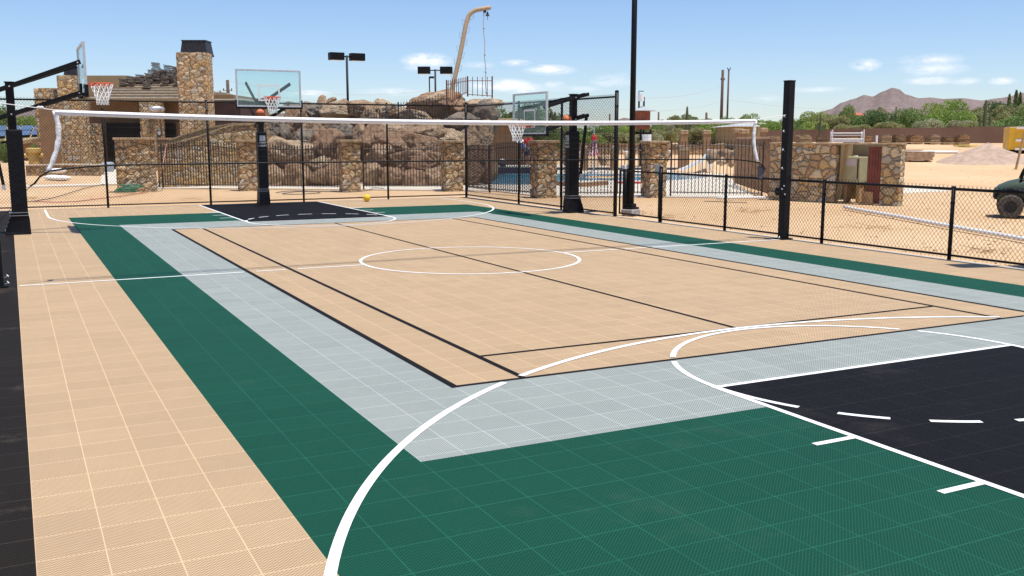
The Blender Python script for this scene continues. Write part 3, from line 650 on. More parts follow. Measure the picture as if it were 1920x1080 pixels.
# ------------------------------------------------------------ boulders
RM = {'t': rock_mat('rock_tan', (.47, .32, .205), (.60, .43, .28), (.24, .15, .095)),
      'l': rock_mat('rock_light', (.56, .41, .27), (.66, .51, .35), (.38, .26, .17)),
      'b': rock_mat('rock_brown', (.38, .235, .145), (.50, .34, .22), (.19, .11, .065)),
      'g': rock_mat('rock_grey', (.32, .26, .20), (.44, .37, .29), (.16, .125, .10))}
def rock_mesh(rx, ry, rz_, seed, sub=4):
    rnd = random.Random(seed)
    bm = bmesh.new(); bmesh.ops.create_icosphere(bm, subdivisions=sub, radius=1)
    pl = []
    for i in range(15):
        nrm = Vector((rnd.gauss(0, 1), rnd.gauss(0, 1), rnd.gauss(0, 1))).normalized(); pl.append((nrm, rnd.uniform(.52, .88)))
    off = Vector((seed*3.7 % 50, seed*1.3 % 40, seed*.7))
    for v in bm.verts:
        d = v.co.normalized(); rr = 1.12
        for nrm, dd in pl:
            k = d.dot(nrm)
            if k > .05: rr = min(rr, dd/k)
        cr = 1-abs(noise.noise(d*2.6+off*1.3)); cr = max(0, cr-.86)/.14
        rr = rr*(1+.13*noise.noise(d*1.7+off)+.08*noise.noise(d*4+off)+.05*noise.noise(d*10+off)+.025*noise.noise(d*26+off)-.10*cr)
        v.co = Vector((d.x*rx, d.y*ry, d.z*rz_))*rr*1.2
    me = bpy.data.meshes.new('boulder'); bm.to_mesh(me); bm.free()
    for p in me.polygons: p.use_smooth = True
    return me
CN = {'t': 'tan', 'l': 'pale sandy', 'b': 'reddish brown', 'g': 'grey'}
BL = [(515,240,46,36,'g','under the far backboard, right of its pole',39.5),(500,262,18,40,'t','touching the far hoop pole, low and upright',38.5),(537,254,20,28,'g','slab-shaped, wedged right of the far hoop pole',39.2),(553,238,38,54,'b','tall one below the backboard corner',40),
 (548,206,26,30,'b','high on the mound left of the fence post',41.5),(563,213,28,28,'t','on the mound top just left of the fence post',41),(584,212,38,30,'g','flat-faced, on the ridge right of the backboard',41.2),(602,204,30,30,'t','on the ridge right of the backboard',41.8),
 (627,207,50,36,'l','widest on the ridge, left of the twin-box lamp',41.4),(624,190,14,10,'b','tiny, perched on the ridge top',41.9),(650,208,24,34,'t','at the foot of the twin-box lamp post',41.6),(673,200,48,24,'t','at the left end of the hilltop iron fence',41.3),
 (591,242,54,42,'t','blocky, just below the net tape right of the fence post',40),(604,263,20,16,'l','small one in the gap at the middle of the mound',39.6),(638,248,60,42,'g','largest in the mound centre, dark underside',39.8),(673,257,34,32,'t','above the middle stone pillar',39.6),
 (574,272,50,36,'g','cracked one behind the second fence post',39),(618,283,44,54,'b','narrow, left of the middle stone pillar',38.7),(556,288,82,50,'l','largest pale one behind the far hoop pole',38.3),(509,293,34,52,'b','shaded, immediately right of the far hoop pole',38.2),
 (599,311,48,34,'l','rounded pale one low down left of the middle pillar',38),(560,322,44,28,'b','dark one in the low hollow',37.9),(516,332,40,42,'t','at ground level right of the far hoop pole',37.7),(573,333,28,36,'t','at ground level behind the fence post',37.6),
 (547,334,32,34,'b','at ground level left of the fence post',37.7),(603,335,34,32,'b','squat, at ground level left of the middle pillar',37.6),(628,330,34,44,'b','beside the foot of the middle pillar',37.6),(648,318,36,60,'t','hidden behind the middle pillar',38.6),
 (697,266,30,58,'b','upright one right of the middle pillar top',39.3),(716,262,40,56,'t','leaning under the hilltop fence',39.6),(740,252,52,34,'l','smooth pale one under the hilltop fence',39.9),(767,250,34,28,'t','small one at the centre of the right mound',40),
 (804,250,66,44,'t','broad one with a hollow, under the net tape',40),(748,276,70,50,'b','dark overhanging one behind the third fence post',38.9),(797,282,76,48,'b','dark overhanging one in the right mound',38.8),(848,258,54,30,'l','wedge-shaped, above the fourth stone pillar',39.7),
 (855,232,74,32,'g','long one under the top cave rock',40.6),(772,222,92,28,'l','long pale shelf below the top cave rock',42),(812,202,98,46,'b','big cave-like top rock beneath the swing pole',42.2),(820,188,56,24,'l','pale crown of the top rock by the swing pole',41.9),
 (864,207,48,30,'b','shaded one right of the cave rock',41.4),(899,197,60,26,'l','pale crown at the mound\'s right end',41.2),(908,224,52,54,'g','rough one at the right end of the mound',40.8),(903,262,46,62,'t','pillar-like one at the right end',40),
 (718,300,52,46,'t','right of the middle pillar, half way up',38.4),(760,306,60,46,'b','low one behind the third fence post',38.2),(812,306,66,46,'b','low one left of the fourth pillar',38.2),(700,330,40,44,'t','at the foot of the middle pillar, right side',37.6),
 (735,336,44,36,'b','at ground level right of the middle pillar',37.5),(772,335,50,38,'b','at ground level in the shaded hollow',37.5),(815,336,48,38,'t','at ground level left of the fourth pillar',37.5),(840,328,34,40,'g','against the left side of the fourth pillar',37.7),
 (893,305,42,60,'b','right of the fourth pillar, in shade',38.6),(912,318,26,60,'b','slim one beside the blue pool water',38.6),(710,218,66,44,'l','pale one behind the hilltop iron fence',42.4),(748,216,40,22,'l','low pale one behind the hilltop fence post',42.6),(690,222,60,40,'t','below the left end of the hilltop fence',41.4),
 (870,300,44,60,'t','tall one hidden behind the fourth pillar',38.6),(880,335,40,40,'b','at ground level right of the fourth pillar',38)]
for i, (px, py, bw, bh, c, where, Z) in enumerate(BL):
    Z += 2.6
    p = PT(px, py, Z+.4); k = Z/F; rx = bw*k*.60; rz_ = bh*k*.62; ry = max(.55*(rx+rz_)/1.4, .3)*random.uniform(.9, 1.25)
    me = rock_mesh(rx, ry, rz_, i*7+3, 5); me.materials.append(RM[c])
    o = bpy.data.objects.new('boulder', me); C.objects.link(o); o.location = p; o.rotation_euler = (random.uniform(-.12, .12), random.uniform(-.15, .15), -YAW+random.uniform(-.2, .2))
    tag(o, f'{CN[c]} boulder, {where}', 'boulder', 'boulders of the rock waterfall mound')
# earth core of the mound
me = rock_mesh(1, 1, 1, 991, 4); c0 = AT(700, 46.2); me.transform(Matrix.Diagonal((4.8, 2.1, 2.5, 1))); me.materials.append(RM['b'])
o = bpy.data.objects.new('hill', me); C.objects.link(o); o.location = (c0[0], c0[1], .2); o.rotation_euler = (0, 0, -YAW); tag(o, kind='structure')

# ------------------------------------------------------------ pool area
m_deck = m_conc
dk = [G(*p).xy for p in ((296,353),(450,353),(660,355),(860,357),(930,358),(1000,366),(1100,368),(1250,369),(1418,371),(1382,345),(1400,300),(1330,291),(1100,292),(930,294),(905,330),(600,338),(296,338))]
pw = [G(*p).xy for p in ((914,345.5),(960,346.5),(1004,346),(1035,340),(1110,338),(1250,338.5),(1300,335.5),(1332,331.5),(1300,327.5),(1180,326),(1050,326),(914,326))]
# deck as strips round the pool: front part, right part, back part
def deck(pts): q = MB(); q.poly([G(*p).xy for p in pts], -.06, .0); return q
q = MB()
fr = [(296,353),(450,353),(660,355),(860,357),(930,358),(1000,366),(1100,368),(1250,369),(1418,371),(1382,345),(1360,326),(1332,331.5),(1300,335.5),(1250,338.5),(1110,338),(1035,340),(1004,346),(960,346.5),(914,345.5),(860,342),(296,340)]
q.poly([G(*p).xy for p in fr], -.1, .004)
struct(q, 'pool_deck', m_deck)
q = MB(); q.poly([G(*p).xy for p in ((914,326),(1050,326),(1180,326),(1300,327.5),(1332,331.5),(1360,326),(1330,291),(1100,286),(914,288))], -.1, .012); struct(q, 'pool_deck', m_deck)
m_water = mat('pool_water', (.02, .27, .42), .12, .35, .6, .3, 3, spec=.3); 
q = MB(); q.sheet([(G(px_, py_).x, G(px_, py_).y) for px_, py_ in ((905,346),(960,348),(1010,347),(1035,341),(1110,339),(1250,339.5),(1302,336),(1334,332),(1302,327),(905,325))], -.012); struct(q, 'water', m_water)
m_blue = mat('dark_blue_tile', (.03, .055, .10), .25, .5, 9)
# raised basin edge
wl0 = thing('pool_wall', 'dark blue tiled raised pool wall with pale coping, left of the striped umbrella', 'pool wall', (0, 0, 0))
a = G(908, 326).xy; b = G(1120, 325.5).xy; d = (b-a).normalized(); nn = Vector((-d.y, d.x))
q = MB(); hB = ZH(312, a); q.poly([a, a+(G(1010, 326).xy-a), a+(G(1010, 326).xy-a)+nn*.35, a+nn*.35], -.05, hB-.06); q.build('tiled_face', m_blue, wl0)
e1 = G(1010, 326).xy; q = MB(); q.poly([a-nn*.04, e1-nn*.04, e1+nn*2.6, a+nn*2.6], hB-.06, hB); q.build('coping', m_conc, wl0)
sg2 = thing('pool_wall', 'long low blue pool edge behind the water on the right', 'pool wall', (0, 0, 0))
e2 = G(1290, 319).xy; e1 = G(1040, 319).xy
q = MB(); q.poly([e1, e2, e2+nn*.3, e1+nn*.3], 0, .14); q.build('tiled_face', m_blue, sg2)
q = MB(); q.poly([e1-nn*.03, e2-nn*.03, e2+nn*.5, e1+nn*.5], .14, .19); q.build('coping', m_conc, sg2)
# low curved brown bench wall
q = MB(); pts = []
for i in range(15):
    u = i/14; px_ = 1043+u*98; py_ = 347.5+3.2*sin(pi*min(1, u*1.1)); p = G(px_, py_); pts.append(p)
for i in range(14):
    a_, b_ = pts[i].xy, pts[i+1].xy; q.poly([a_, b_, b_+nn*.35, a_+nn*.35], .0, .17)
tag(q.build('curved_bench', mat('brown_tile', (.36, .20, .10), .7, .2, 8)), 'low curved brown bench at the near pool edge behind the right hoop pole', 'bench')
q = MB(); a_ = G(1157, 344); b_ = G(1203, 344.5); q.tube([a_+(b_-a_)*i/8+Vector((0, 0, .05)) for i in range(9)], .045, 8); tag(q.build('pool_noodle', mat('red_foam', (.6, .03, .05), .6), smooth=True), 'long red foam noodle lying on the deck beside the pool', 'pool noodle')
q = MB(); c_ = G(1337, 323); q.tube([c_+Vector((.45*cos(k*pi/6), .45*sin(k*pi/6), .1)) for k in range(12)], .09, 8, True); tag(q.build('swim_ring', mat('pink_vinyl', (.75, .06, .40), .4), smooth=True), 'bright pink swim ring on the deck right of the pool slide', 'swim ring')
# slide
sb = G(1312, 325); sl_ = thing('pool_slide', 'white pool slide with short ladder at the right end of the pool', 'slide', (sb.x, sb.y, 0), -YAW); sl_.scale = (.75, .75, .75)
q = MB(); vs = []
for i in range(13):
    u = i/12; x = .55-u*1.9; z = 1.25-1.05*u**.8 if u > .12 else 1.25
    for y, dz in ((-.3, .16), (-.27, 0), (.27, 0), (.3, .16), (.3, -.05), (-.3, -.05)): vs.append((x, y+.0, z+dz))
q.add(vs, [(i*6+k, i*6+(k+1) % 6, i*6+6+(k+1) % 6, i*6+6+k) for i in range(12) for k in range(6)]+[(0, 1, 2, 3, 4, 5), tuple(range(72, 78))[::-1]]); q.build('chute', m_whitep, sl_)
q = MB()
for s in (-.28, .28): q.bar((.6, s, 0), (.55, s, 1.75), .035, 6); q.bar((.1, s, 0), (.15, s, 1.1), .04, 6); q.bar((1.0, s, 0), (.6, s, 1.25), .03, 6)
for k in range(4): q.bar((.98-.1*k, -.28, .25+.28*k), (.98-.1*k, .28, .25+.28*k), .025, 6)
q.box((.62, 0, 1.5), (.2, .6, .5)); q.build('ladder_frame', m_whitep, sl_)
# striped umbrella
ub = Vector((*AT(1113.5, 54), 0)); um = thing('umbrella', 'closed red and white striped umbrella standing behind the pool', 'umbrella', (ub.x, ub.y, 0))
q = MB(); q.bar((0, 0, 0), (0, 0, 2.8), .03, 8); q.lathe([(.28, 0), (.28, .08), (.05, .12)], n=12); q.build('pole', m_whitep, um)
zt = ZH(254, ub); zb_ = ZH(291, ub)
for par, mm, lab in ((0, mat('red_canvas', (.62, .02, .03), .8), 'red_gores'), (1, m_cloth, 'white_gores')):
    q = MB(); K = 16
    for i in range(par, K, 2):
        a0, a1_ = 2*pi*i/K, 2*pi*(i+1)/K; am_ = (a0+a1_)/2
        pr = [(.03, zt), (.11, zt-.16), (.12, zt-.4), (.20, zb_+.2), (.30, zb_)]
        for k in range(4):
            (r0, z0), (r1, z1) = pr[k], pr[k+1]
            for s, e_ in ((a0, am_), (am_, a1_)):
                f0 = 1.12 if s == am_ else .9; f1 = 1.12 if e_ == am_ else .9
                q.add([(r0*f0*cos(s), r0*f0*sin(s), z0), (r1*f0*cos(s), r1*f0*sin(s), z1), (r1*f1*cos(e_), r1*f1*sin(e_), z1), (r0*f1*cos(e_), r0*f1*sin(e_), z0)], [(0, 1, 2, 3)])
    q.build('folded_canopy', mm, um)
q = MB(); q.lathe([(.19, zt-.24), (.15, zt-.08), (.02, zt+.06)], (ub.x*0, 0, 0), 10); q.build('red_top', bpy.data.materials['red_canvas'], um); q = MB(); q.sphere((0, 0, zt+.08), .04, 8); q.build('finial', m_whitep, um)
# people
def skin_obj(name, pts, edges, rad, m, parent, sub=2):
    me = bpy.data.meshes.new(name); me.from_pydata([Vector(p) for p in pts], edges, []); me.materials.append(m)
    o = bpy.data.objects.new(name, me); C.objects.link(o); o.parent = parent
    sk = o.modifiers.new('skin', 'SKIN'); sv = me.skin_vertices[0].data
    for i, r in enumerate(rad): sv[i].radius = (r, r) if not isinstance(r, tuple) else r; sv[i].use_root = (i == 0)
    sb_ = o.modifiers.new('sub', 'SUBSURF'); sb_.levels = sub; sb_.render_levels = sub; sk.use_smooth_shade = True
    return o
def person(label, loc, rz, J, shirt, shorts, hat=None, hair=(.05, .03, .02)):
    t = thing('person', label, 'person', loc, rz)
    P = [J['pel'], J['che'], J['nec'], J['hea'], J['top']]; E = [(0, 1), (1, 2), (2, 3), (3, 4)]; Rr = [.13, (.17, .12), .055, .09, .075]
    for s, sx in (('l', -1), ('r', 1)):
        k = len(P); P += [J['sh'+s], J['el'+s], J['wr'+s], J['ha'+s]]; Rr += [.06, .045, .032, (.042, .022)]; E += [(1, k), (k, k+1), (k+1, k+2), (k+2, k+3)]
        # five fingers
        d = (Vector(J['ha'+s])-Vector(J['wr'+s])).normalized(); sd = Vector((sx*.02, 0, 0))
        for fi, (o_, ln) in enumerate(((-.03, .06), (-.011, .085), (.009, .09), (.028, .07))):
            j = len(P); b_ = Vector(J['ha'+s])+Vector((0, o_, 0)); P += [b_+d*.04, b_+d*(.04+ln)]; Rr += [.009, .007]; E += [(k+3, j), (j, j+1)]
        j = len(P); P += [Vector(J['wr'+s])+d*.03+Vector((0, .045, 0)), Vector(J['wr'+s])+d*.08+Vector((0, .07, 0))]; Rr += [.011, .009]; E += [(k+2, j), (j, j+1)]
        k = len(P); P += [J['hi'+s], J['kn'+s], J['an'+s], J['to'+s]]; Rr += [.09, .06, .042, (.045, .03)]; E += [(0, k), (k, k+1), (k+1, k+2), (k+2, k+3)]
    skin_obj('body', P, E, Rr, m_skin, t, 1)
    hd = Vector(J['hea']); up = (Vector(J['top'])-hd).normalized()
    f = MB(); fw = Vector((0, -1, 0)); fw = (fw-up*fw.dot(up)).normalized(); sd = up.cross(fw)
    f.bar(hd+fw*.085+up*.01, hd+fw*.115-up*.012, .012, 6); 
    for s in (-1, 1): f.sphere(hd+sd*s*.092, .022, 8)
    f.build('nose_and_ears', m_skin, t, smooth=True)
    f = MB()
    for s in (-1, 1): f.sphere(hd+sd*s*.032+fw*.085+up*.025, .011, 8)
    f.rect(hd+fw*.092-up*.045-sd*.022, hd+fw*.092-up*.045+sd*.022, .008, .008); f.build('eyes_and_mouth', m_blk, t)
    skin_obj('shirt', [J['pel'], J['che'], J['nec'], J['shl'], tuple((Vector(J['shl'])*.35+Vector(J['ell'])*.65)), J['shr'], tuple((Vector(J['shr'])*.35+Vector(J['elr'])*.65))], [(0, 1), (1, 2), (1, 3), (3, 4), (1, 5), (5, 6)], [.155, (.2, .15), .065, .08, .075, .08, .075], shirt, t, 1)
    kl = (Vector(J['hil'])*.25+Vector(J['knl'])*.75); kr = (Vector(J['hir'])*.25+Vector(J['knr'])*.75)
    skin_obj('shorts', [tuple(Vector(J['pel'])), J['hil'], tuple(kl), J['hir'], tuple(kr)], [(0, 1), (1, 2), (0, 3), (3, 4)], [.15, .115, .10, .115, .10], shorts, t, 1)
    q = MB()
    if hat is not None:
        q.sphere(hd+up*.06, .115, 12, (1, 1, .8)); 
        M = up.to_track_quat('Z', 'Y').to_matrix()
        ring_ = [hd+up*.05+M @ Vector((.2*cos(a_), .2*sin(a_), 0)) for a_ in [2*pi*i/14 for i in range(14)]]; r2_ = [p+up*.015 for p in ring_]
        q.add(ring_+r2_, [tuple(range(14))[::-1], tuple(range(14, 28))]+[(i, (i+1) % 14, 14+(i+1) % 14, 14+i) for i in range(14)]); q.build('sun_hat', hat, t, smooth=False)
    else: q.sphere(hd+up*.045-fw*.012, .105, 12, (1, 1, .95)); q.build('hair', mat('hair', hair, .8), t, smooth=True)
    return t
zp = hB
p1 = PT(992, 300, 55.5); 
stand = dict(pel=(0, 0, .95), che=(0, 0, 1.28), nec=(0, 0, 1.5), hea=(0, -.02, 1.62), top=(0, -.01, 1.76), shl=(-.2, 0, 1.42), ell=(-.27, .02, 1.14), wrl=(-.26, -.06, .9), hal=(-.26, -.08, .82), shr=(.2, 0, 1.42), elr=(.28, .02, 1.14), wrr=(.26, -.06, .9), har=(.26, -.08, .82),
 hil=(-.1, 0, .88), knl=(-.12, -.02, .48), anl=(-.12, .02, .08), tol=(-.13, -.14, .04), hir=(.1, 0, .88), knr=(.13, -.02, .48), anr=(.13, .02, .08), tor=(.14, -.14, .04))
bend = dict(pel=(.1, 0, .85), che=(-.08, -.12, 1.12), nec=(-.2, -.22, 1.24), hea=(-.24, -.30, 1.30), top=(-.27, -.36, 1.42), shl=(-.3, -.12, 1.14), ell=(-.38, -.22, .88), wrl=(-.34, -.34, .64), hal=(-.34, -.38, .56), shr=(.0, -.28, 1.14), elr=(.0, -.4, .9), wrr=(-.08, -.46, .66), har=(-.1, -.48, .58),
 hil=(0, .02, .78), knl=(-.08, -.16, .44), anl=(-.04, .04, .08), tol=(-.06, -.12, .04), hir=(.2, .02, .78), knr=(.2, -.16, .44), anr=(.22, .04, .08), tor=(.22, -.12, .04))
cloth_g = mat('grey_patterned_cloth', (.30, .36, .35), .9, .5, 16)
person('person in a red shirt and grey patterned shorts standing behind the pool wall', (p1.x, p1.y, zp), -YAW, stand, mat('red_shirt', (.62, .02, .03), .85), cloth_g)
p2 = PT(984, 305, 53.6)
person('person in a blue-white shirt and white hat bending over the pool wall', (p2.x, p2.y, zp), -YAW, bend, mat('blue_white_shirt', (.34, .38, .66), .85, .35, 9), mat('navy_shorts', (.03, .04, .1), .9), hat=m_cloth)
q = MB(); p3 = PT(942, 307, 53); q.sphere((p3.x, p3.y, zp+.14), .24, 14, (1, .8, .7)); bo_ = q.build('bundle', mat('dark_bag', (.03, .03, .05), .8, .3, 9, .5, 8), smooth=True); tag(bo_, 'dark rounded bundle topped with pale cloth on the pool wall coping', 'bundle')
q = MB(); q.sphere((p3.x-.02, p3.y, zp+.34), .13, 10, (1, .9, .6)); q.sphere((p3.x+.14, p3.y, zp+.31), .09, 10, (1, 1, .7)); q.build('pale_cloth', m_cloth, bo_, smooth=True)

# ------------------------------------------------------------ stone pillars and iron fence round the pool
def pillar(label, px, py, wpx, ytop, rz=None, m=m_stone2, group='stone pillars of the pool fence', ext=None):
    b = G(px, py); Z = (b-CAM).dot(FW); wd = wpx/F*Z/1.28 if ext is None else ext
    t = thing('stone_pillar', label, 'stone pillar', (b.x, b.y, -.04), rz if rz is not None else -.10, group)
    H = ZH(ytop, b)+.04; dy = .62
    q = MB(); nx = 6; nz_ = 14
    # slightly uneven faces
    q.box((0, dy/2, (H-.09)/2), (wd, dy, H-.09)); o = q.build('shaft', m, t)
    sb_ = o.modifiers.new('s', 'SUBSURF'); sb_.subdivision_type = 'SIMPLE'; sb_.levels = 5; sb_.render_levels = 5
    tx = bpy.data.textures.get('bumps') or bpy.data.textures.new('bumps', 'CLOUDS'); tx.noise_scale = .16
    dm = o.modifiers.new('d', 'DISPLACE'); dm.texture = tx; dm.strength = .10; dm.mid_level = .5; dm.texture_coords = 'LOCAL'
    q = MB(); q.box((0, dy/2, H-.045), (wd+.14, dy+.14, .09)); q.build('cap', m_cap, t, bevel=.02)
    return t, b, wd
PIL = [('stone pillar at ground level left of the iron fence, beside the green hose coil', 258, 359, 78, 258, 1.35),
 ('stone pillar directly left of the far hoop pole', 468, 357, 44, 262, None), ('stone pillar in the middle of the boulder mound', 660, 358, 44, 262, None),
 ('stone pillar at the right part of the boulder mound, near the fence corner', 853, 357.5, 44, 263, None),
 ('stone pillar between the pool and the right hoop pole', 1026, 370, 50, 263, None), ('stone pillar behind the gate post, right of the tall lamp pole', 1234, 369, 44, 264, None)]
PB = []
for lab, px, py, wpx, yt, ext in PIL:
    t_, b_, w_ = pillar(lab, px, py, wpx, yt, ext=ext); PB.append((b_, w_))
def iron_panel(label, a, b, h0, arch=0., bow=0., sp=.112, m=m_iron, spike=.10, r=.013, z0=.0, z0b=None, posts=True, low=.14, group='iron picket fence bays round the pool', hb=None):
    """pickets from a to b; tops h0 (to hb at the far end), rails follow the arch"""
    a = Vector((a[0], a[1], 0)); b = Vector((b[0], b[1], 0)); Ln = (b-a).length; rz = atan2(b.y-a.y, b.x-a.x)
    t = thing('iron_fence', label, 'iron fence', a, rz, group); hb = h0 if hb is None else hb; z0b = z0 if z0b is None else z0b
    tp = lambda u: h0+(hb-h0)*u+arch*(4*u*(1-u)-.5); bt = lambda u: z0+(z0b-z0)*u; yy = lambda u: bow*4*u*(1-u)
    n = max(2, int(Ln/sp)); q = MB()
    for i in range(n+1):
        u = i/n; x = u*Ln; zt_ = tp(u)
        q.bar((x, yy(u), bt(u)+low-.06), (x, yy(u), zt_-.06), r*1.3, 4, cap=False)
        q.bar((x, yy(u), zt_-.08), (x, yy(u), zt_), r*2.2, 4, r2=.002)
    q.build('pickets', m, t)
    for f in (lambda u: tp(u)-.20, lambda u: bt(u)+low):
        q = MB(); q.tube([(u*Ln, yy(u), f(u)) for u in [i/16 for i in range(17)]], .018, 4); q.build('rail', m, t)
    if posts:
        for u in (0, 1): q = MB(); q.box((u*Ln, yy(u), (bt(u)+tp(u))/2), (.055, .055, tp(u)-bt(u))); q.build('post', m, t)
    return t
def gp(px, py): v = G(px, py); return (v.x, v.y)
iron_panel('iron fence bay left of the far hoop pole, before the stone garden wall', gp(306, 352), gp(448, 354), 1.78, arch=.14)
iron_panel('iron picket fence bay right of the far hoop pole, in front of pale boulders', gp(489, 354), gp(638, 356), 1.74, arch=-.10)
iron_panel('iron picket fence bay between the middle and the fourth stone pillar', gp(682, 355), gp(831, 355), 1.72, arch=-.02)
iron_panel('iron picket fence bay just left of the blue pool water', gp(876, 356), gp(918, 361), 1.70, arch=.05)
iron_panel('iron picket fence bay in front of the blue pool wall', gp(918, 361), gp(1001, 368), 1.76, arch=.14)
iron_panel('iron picket fence bay behind the right hoop pole, in front of the striped umbrella', gp(1051, 369), gp(1214, 368), 1.74, arch=.10)
iron_panel('iron picket fence bay from the gate pillar to the equipment enclosure', gp(1257, 368), gp(1428, 370), 1.86, arch=.10)
iron_panel('brown iron fence receding behind the enclosure, pickets bunched together', gp(1441, 368), gp(1378, 347), 1.98, arch=0, sp=.15, r=.024, m=m_brn)
iron_panel('brown iron fence receding beside the left stone pillar, pickets bunched together', gp(299, 350), gp(338, 338), 1.95, arch=0, sp=.15, r=.024, m=m_brn)
# hilltop iron fence
HP = [(664, 199, 242, 42.8), (712, 205, 247, 42.9), (747, 191, 243, 42.9), (838, 176, 228, 42.9)]
for i in range(3):
    (xa_, ya, za_, Z0), (xb_, yb_, zb2, Z1) = HP[i], HP[i+1]; A_ = PT(xa_, 220, Z0); B_ = PT(xb_, 220, Z1)
    iron_panel(('hilltop iron picket fence, leftmost lower bay above the boulders', 'hilltop iron picket fence, short bay between the two thin posts', 'hilltop iron picket fence, long rising bay over the cave rock')[i], A_.xy, B_.xy, ZH(ya, A_), hb=ZH(yb_, B_), z0=ZH(za_, A_), z0b=ZH(zb2, B_), sp=.12, low=.1, group='iron fence on top of the boulder mound')
A_ = PT(838, 200, 43.); B_ = PT(877, 200, 45.2); D_ = PT(923, 200, 45.5)
iron_panel('tall iron railing on the boulder top right by the swing pole foot, sloping part', A_.xy, B_.xy, ZH(150, A_), hb=ZH(143, B_), z0=ZH(200, A_), z0b=ZH(180, B_), m=m_rust, sp=.21, low=.2, group='iron fence on top of the boulder mound')
iron_panel('tall iron railing at the right end of the boulder top, level part', B_.xy, D_.xy, ZH(143, B_), hb=ZH(143, D_), z0=ZH(181, B_), z0b=ZH(184, D_), m=m_rust, sp=.21, low=.1, group='iron fence on top of the boulder mound')
# swing pole
sw = thing('rope_swing', 'tan curved swing pole with step loops and a hanging rope, rising from the boulders', 'rope swing', (0, 0, 0))
Zs = 45.6
cp_ = [(841, 195), (851, 152), (861, 110), (869, 70), (874, 45), (880, 28), (890, 20), (903, 17), (917, 14.5)]
def cr_(pts, n=6):
    P = [pts[0]]+list(pts)+[pts[-1]]; o = []
    for i in range(1, len(P)-2):
        for k in range(n):
            t = k/n; o.append(tuple(.5*((2*P[i][j])+(-P[i-1][j]+P[i+1][j])*t+(2*P[i-1][j]-5*P[i][j]+4*P[i+1][j]-P[i+2][j])*t*t+(-P[i-1][j]+3*P[i][j]-3*P[i+1][j]+P[i+2][j])*t**3) for j in range(len(P[0]))))
    o.append(tuple(pts[-1])); return o
cv = cr_(cp_, 5); P3 = [PT(x, y, Zs) for x, y in cv]
q = MB(); q.tube(P3, .105, 12); q.sphere(P3[-1], .11, 10); q.build('pole', mat('tan_paint', (.42, .31, .19), .5, .1, 3), sw, smooth=True)
q = MB()
for k, (x, y) in enumerate([(845, 178), (848, 166), (850, 152), (854, 140), (857, 124), (860, 112), (862, 100), (865, 88), (867, 76), (870, 63), (872, 52), (875, 38), (880, 26), (884, 30)]):
    s = -1 if k % 2 else 1; A = PT(x+s*3, y, Zs); B = PT(x+s*9, y-2, Zs); D = PT(x+s*7, y+9, Zs); E_ = PT(x+s*1, y+11, Zs); q.tube([A, B, D, E_], .012, 5)
q.build('step_loops', m_grayc, sw)
q = MB(); top = PT(906, 17, Zs); bot = PT(912, 178, Zs); q.tube([top+(bot-top)*i/20+Vector((.02*sin(i), 0, 0)) for i in range(21)], .022, 6)
for u in (.22, .53, .73, .97): q.sphere(top+(bot-top)*u, .05, 8)
q.build('rope', mat('grey_rope', (.42, .42, .44), .9), sw, smooth=True)
q = MB(); p = PT(914, 21, Zs); q.lathe([(.02, -.02), (.05, -.1), (.10, -.22)], p, 10); q.bar(p, p-Vector((0, 0, .4)), .012, 5); q.sphere(PT(909.5, 21, Zs), .06, 8, (1, 1, 1.6)); q.build('bell', m_metal_cap, sw)

# ------------------------------------------------------------ pavilion house
hs = thing('stone_house', 'stone and stucco house with tall chimneys and an unfinished tile roof at left', 'house', (0, 0, 0))
ZHs = 58.
def hb_(px, Z): return PT(px, 257, Z)
def wallbox(name, m, px0, px1, y0, y1, Z, dep, par=hs, bev=0., z0=None):
    """box whose front face spans photo columns px0..px1 and rows y0 (top)..y1 (bottom) at depth Z"""
    a = PT(px0, y1, Z); b = PT(px1, y1, Z); top_ = PT((px0+px1)/2, y0, Z).z; lo = min(a.z, b.z) if z0 is None else z0
    d = Vector((b.x-a.x, b.y-a.y, 0)); nn_ = Vector((FW.x, FW.y, 0)).normalized()*dep
    q = MB(); q.poly([a.xy, b.xy, (b+nn_).xy, (a+nn_).xy], lo, top_); return q.build(name, m, par, bevel=bev)
# big chimney
o = wallbox('chimney', m_stone, 341, 395, 101, 320, 57, 1.3, z0=-.1); dispd(o, .07, .25, 6)
def frustum(px0, px1, y0, y1, Z, dep, shrink, m, name, par):
    a = PT(px0, y1, Z); b = PT(px1, y1, Z); z0 = a.z; z1 = PT((px0+px1)/2, y0, Z).z; n_ = Vector((FW.x, FW.y, 0)).normalized()*dep
    lo = [a, b, b+n_, a+n_]; c_ = sum((p for p in lo), Vector())/4; hi = [c_+(p-c_)*shrink for p in lo]
    q = MB(); q.add([(p.x, p.y, z0) for p in lo]+[(p.x, p.y, z1) for p in hi], [(3, 2, 1, 0), (4, 5, 6, 7), (0, 1, 5, 4), (1, 2, 6, 5), (2, 3, 7, 6), (3, 0, 4, 7)])
    q.poly([p.xy for p in [c_+(p-c_)*1.03 for p in lo]], z0-.12, z0); q.poly([p.xy for p in [c_+(p-c_)*(shrink+.05) for p in lo]], z1, z1+.06)
    for i in range(1, 6):
        f = i/6; q.bar((lo[0]*(1-f)+lo[1]*f)-n_*.01, Vector((*(hi[0]*(1-f)+hi[1]*f).xy, z1))-n_*.01, .03, 4)
    return q.build(name, m, par)
frustum(338, 388, 77, 100, 57, 1.3, .87, m_metal_cap, 'chimney_hood', o)
o = wallbox('chimney', m_stone, 118, 148, 143, 320, 57.5, 1.3, z0=-.1); dispd(o, .07, .25, 6); frustum(119, 143, 128, 142, 57.4, 1.3, .87, m_metal_cap, 'chimney_hood', o)
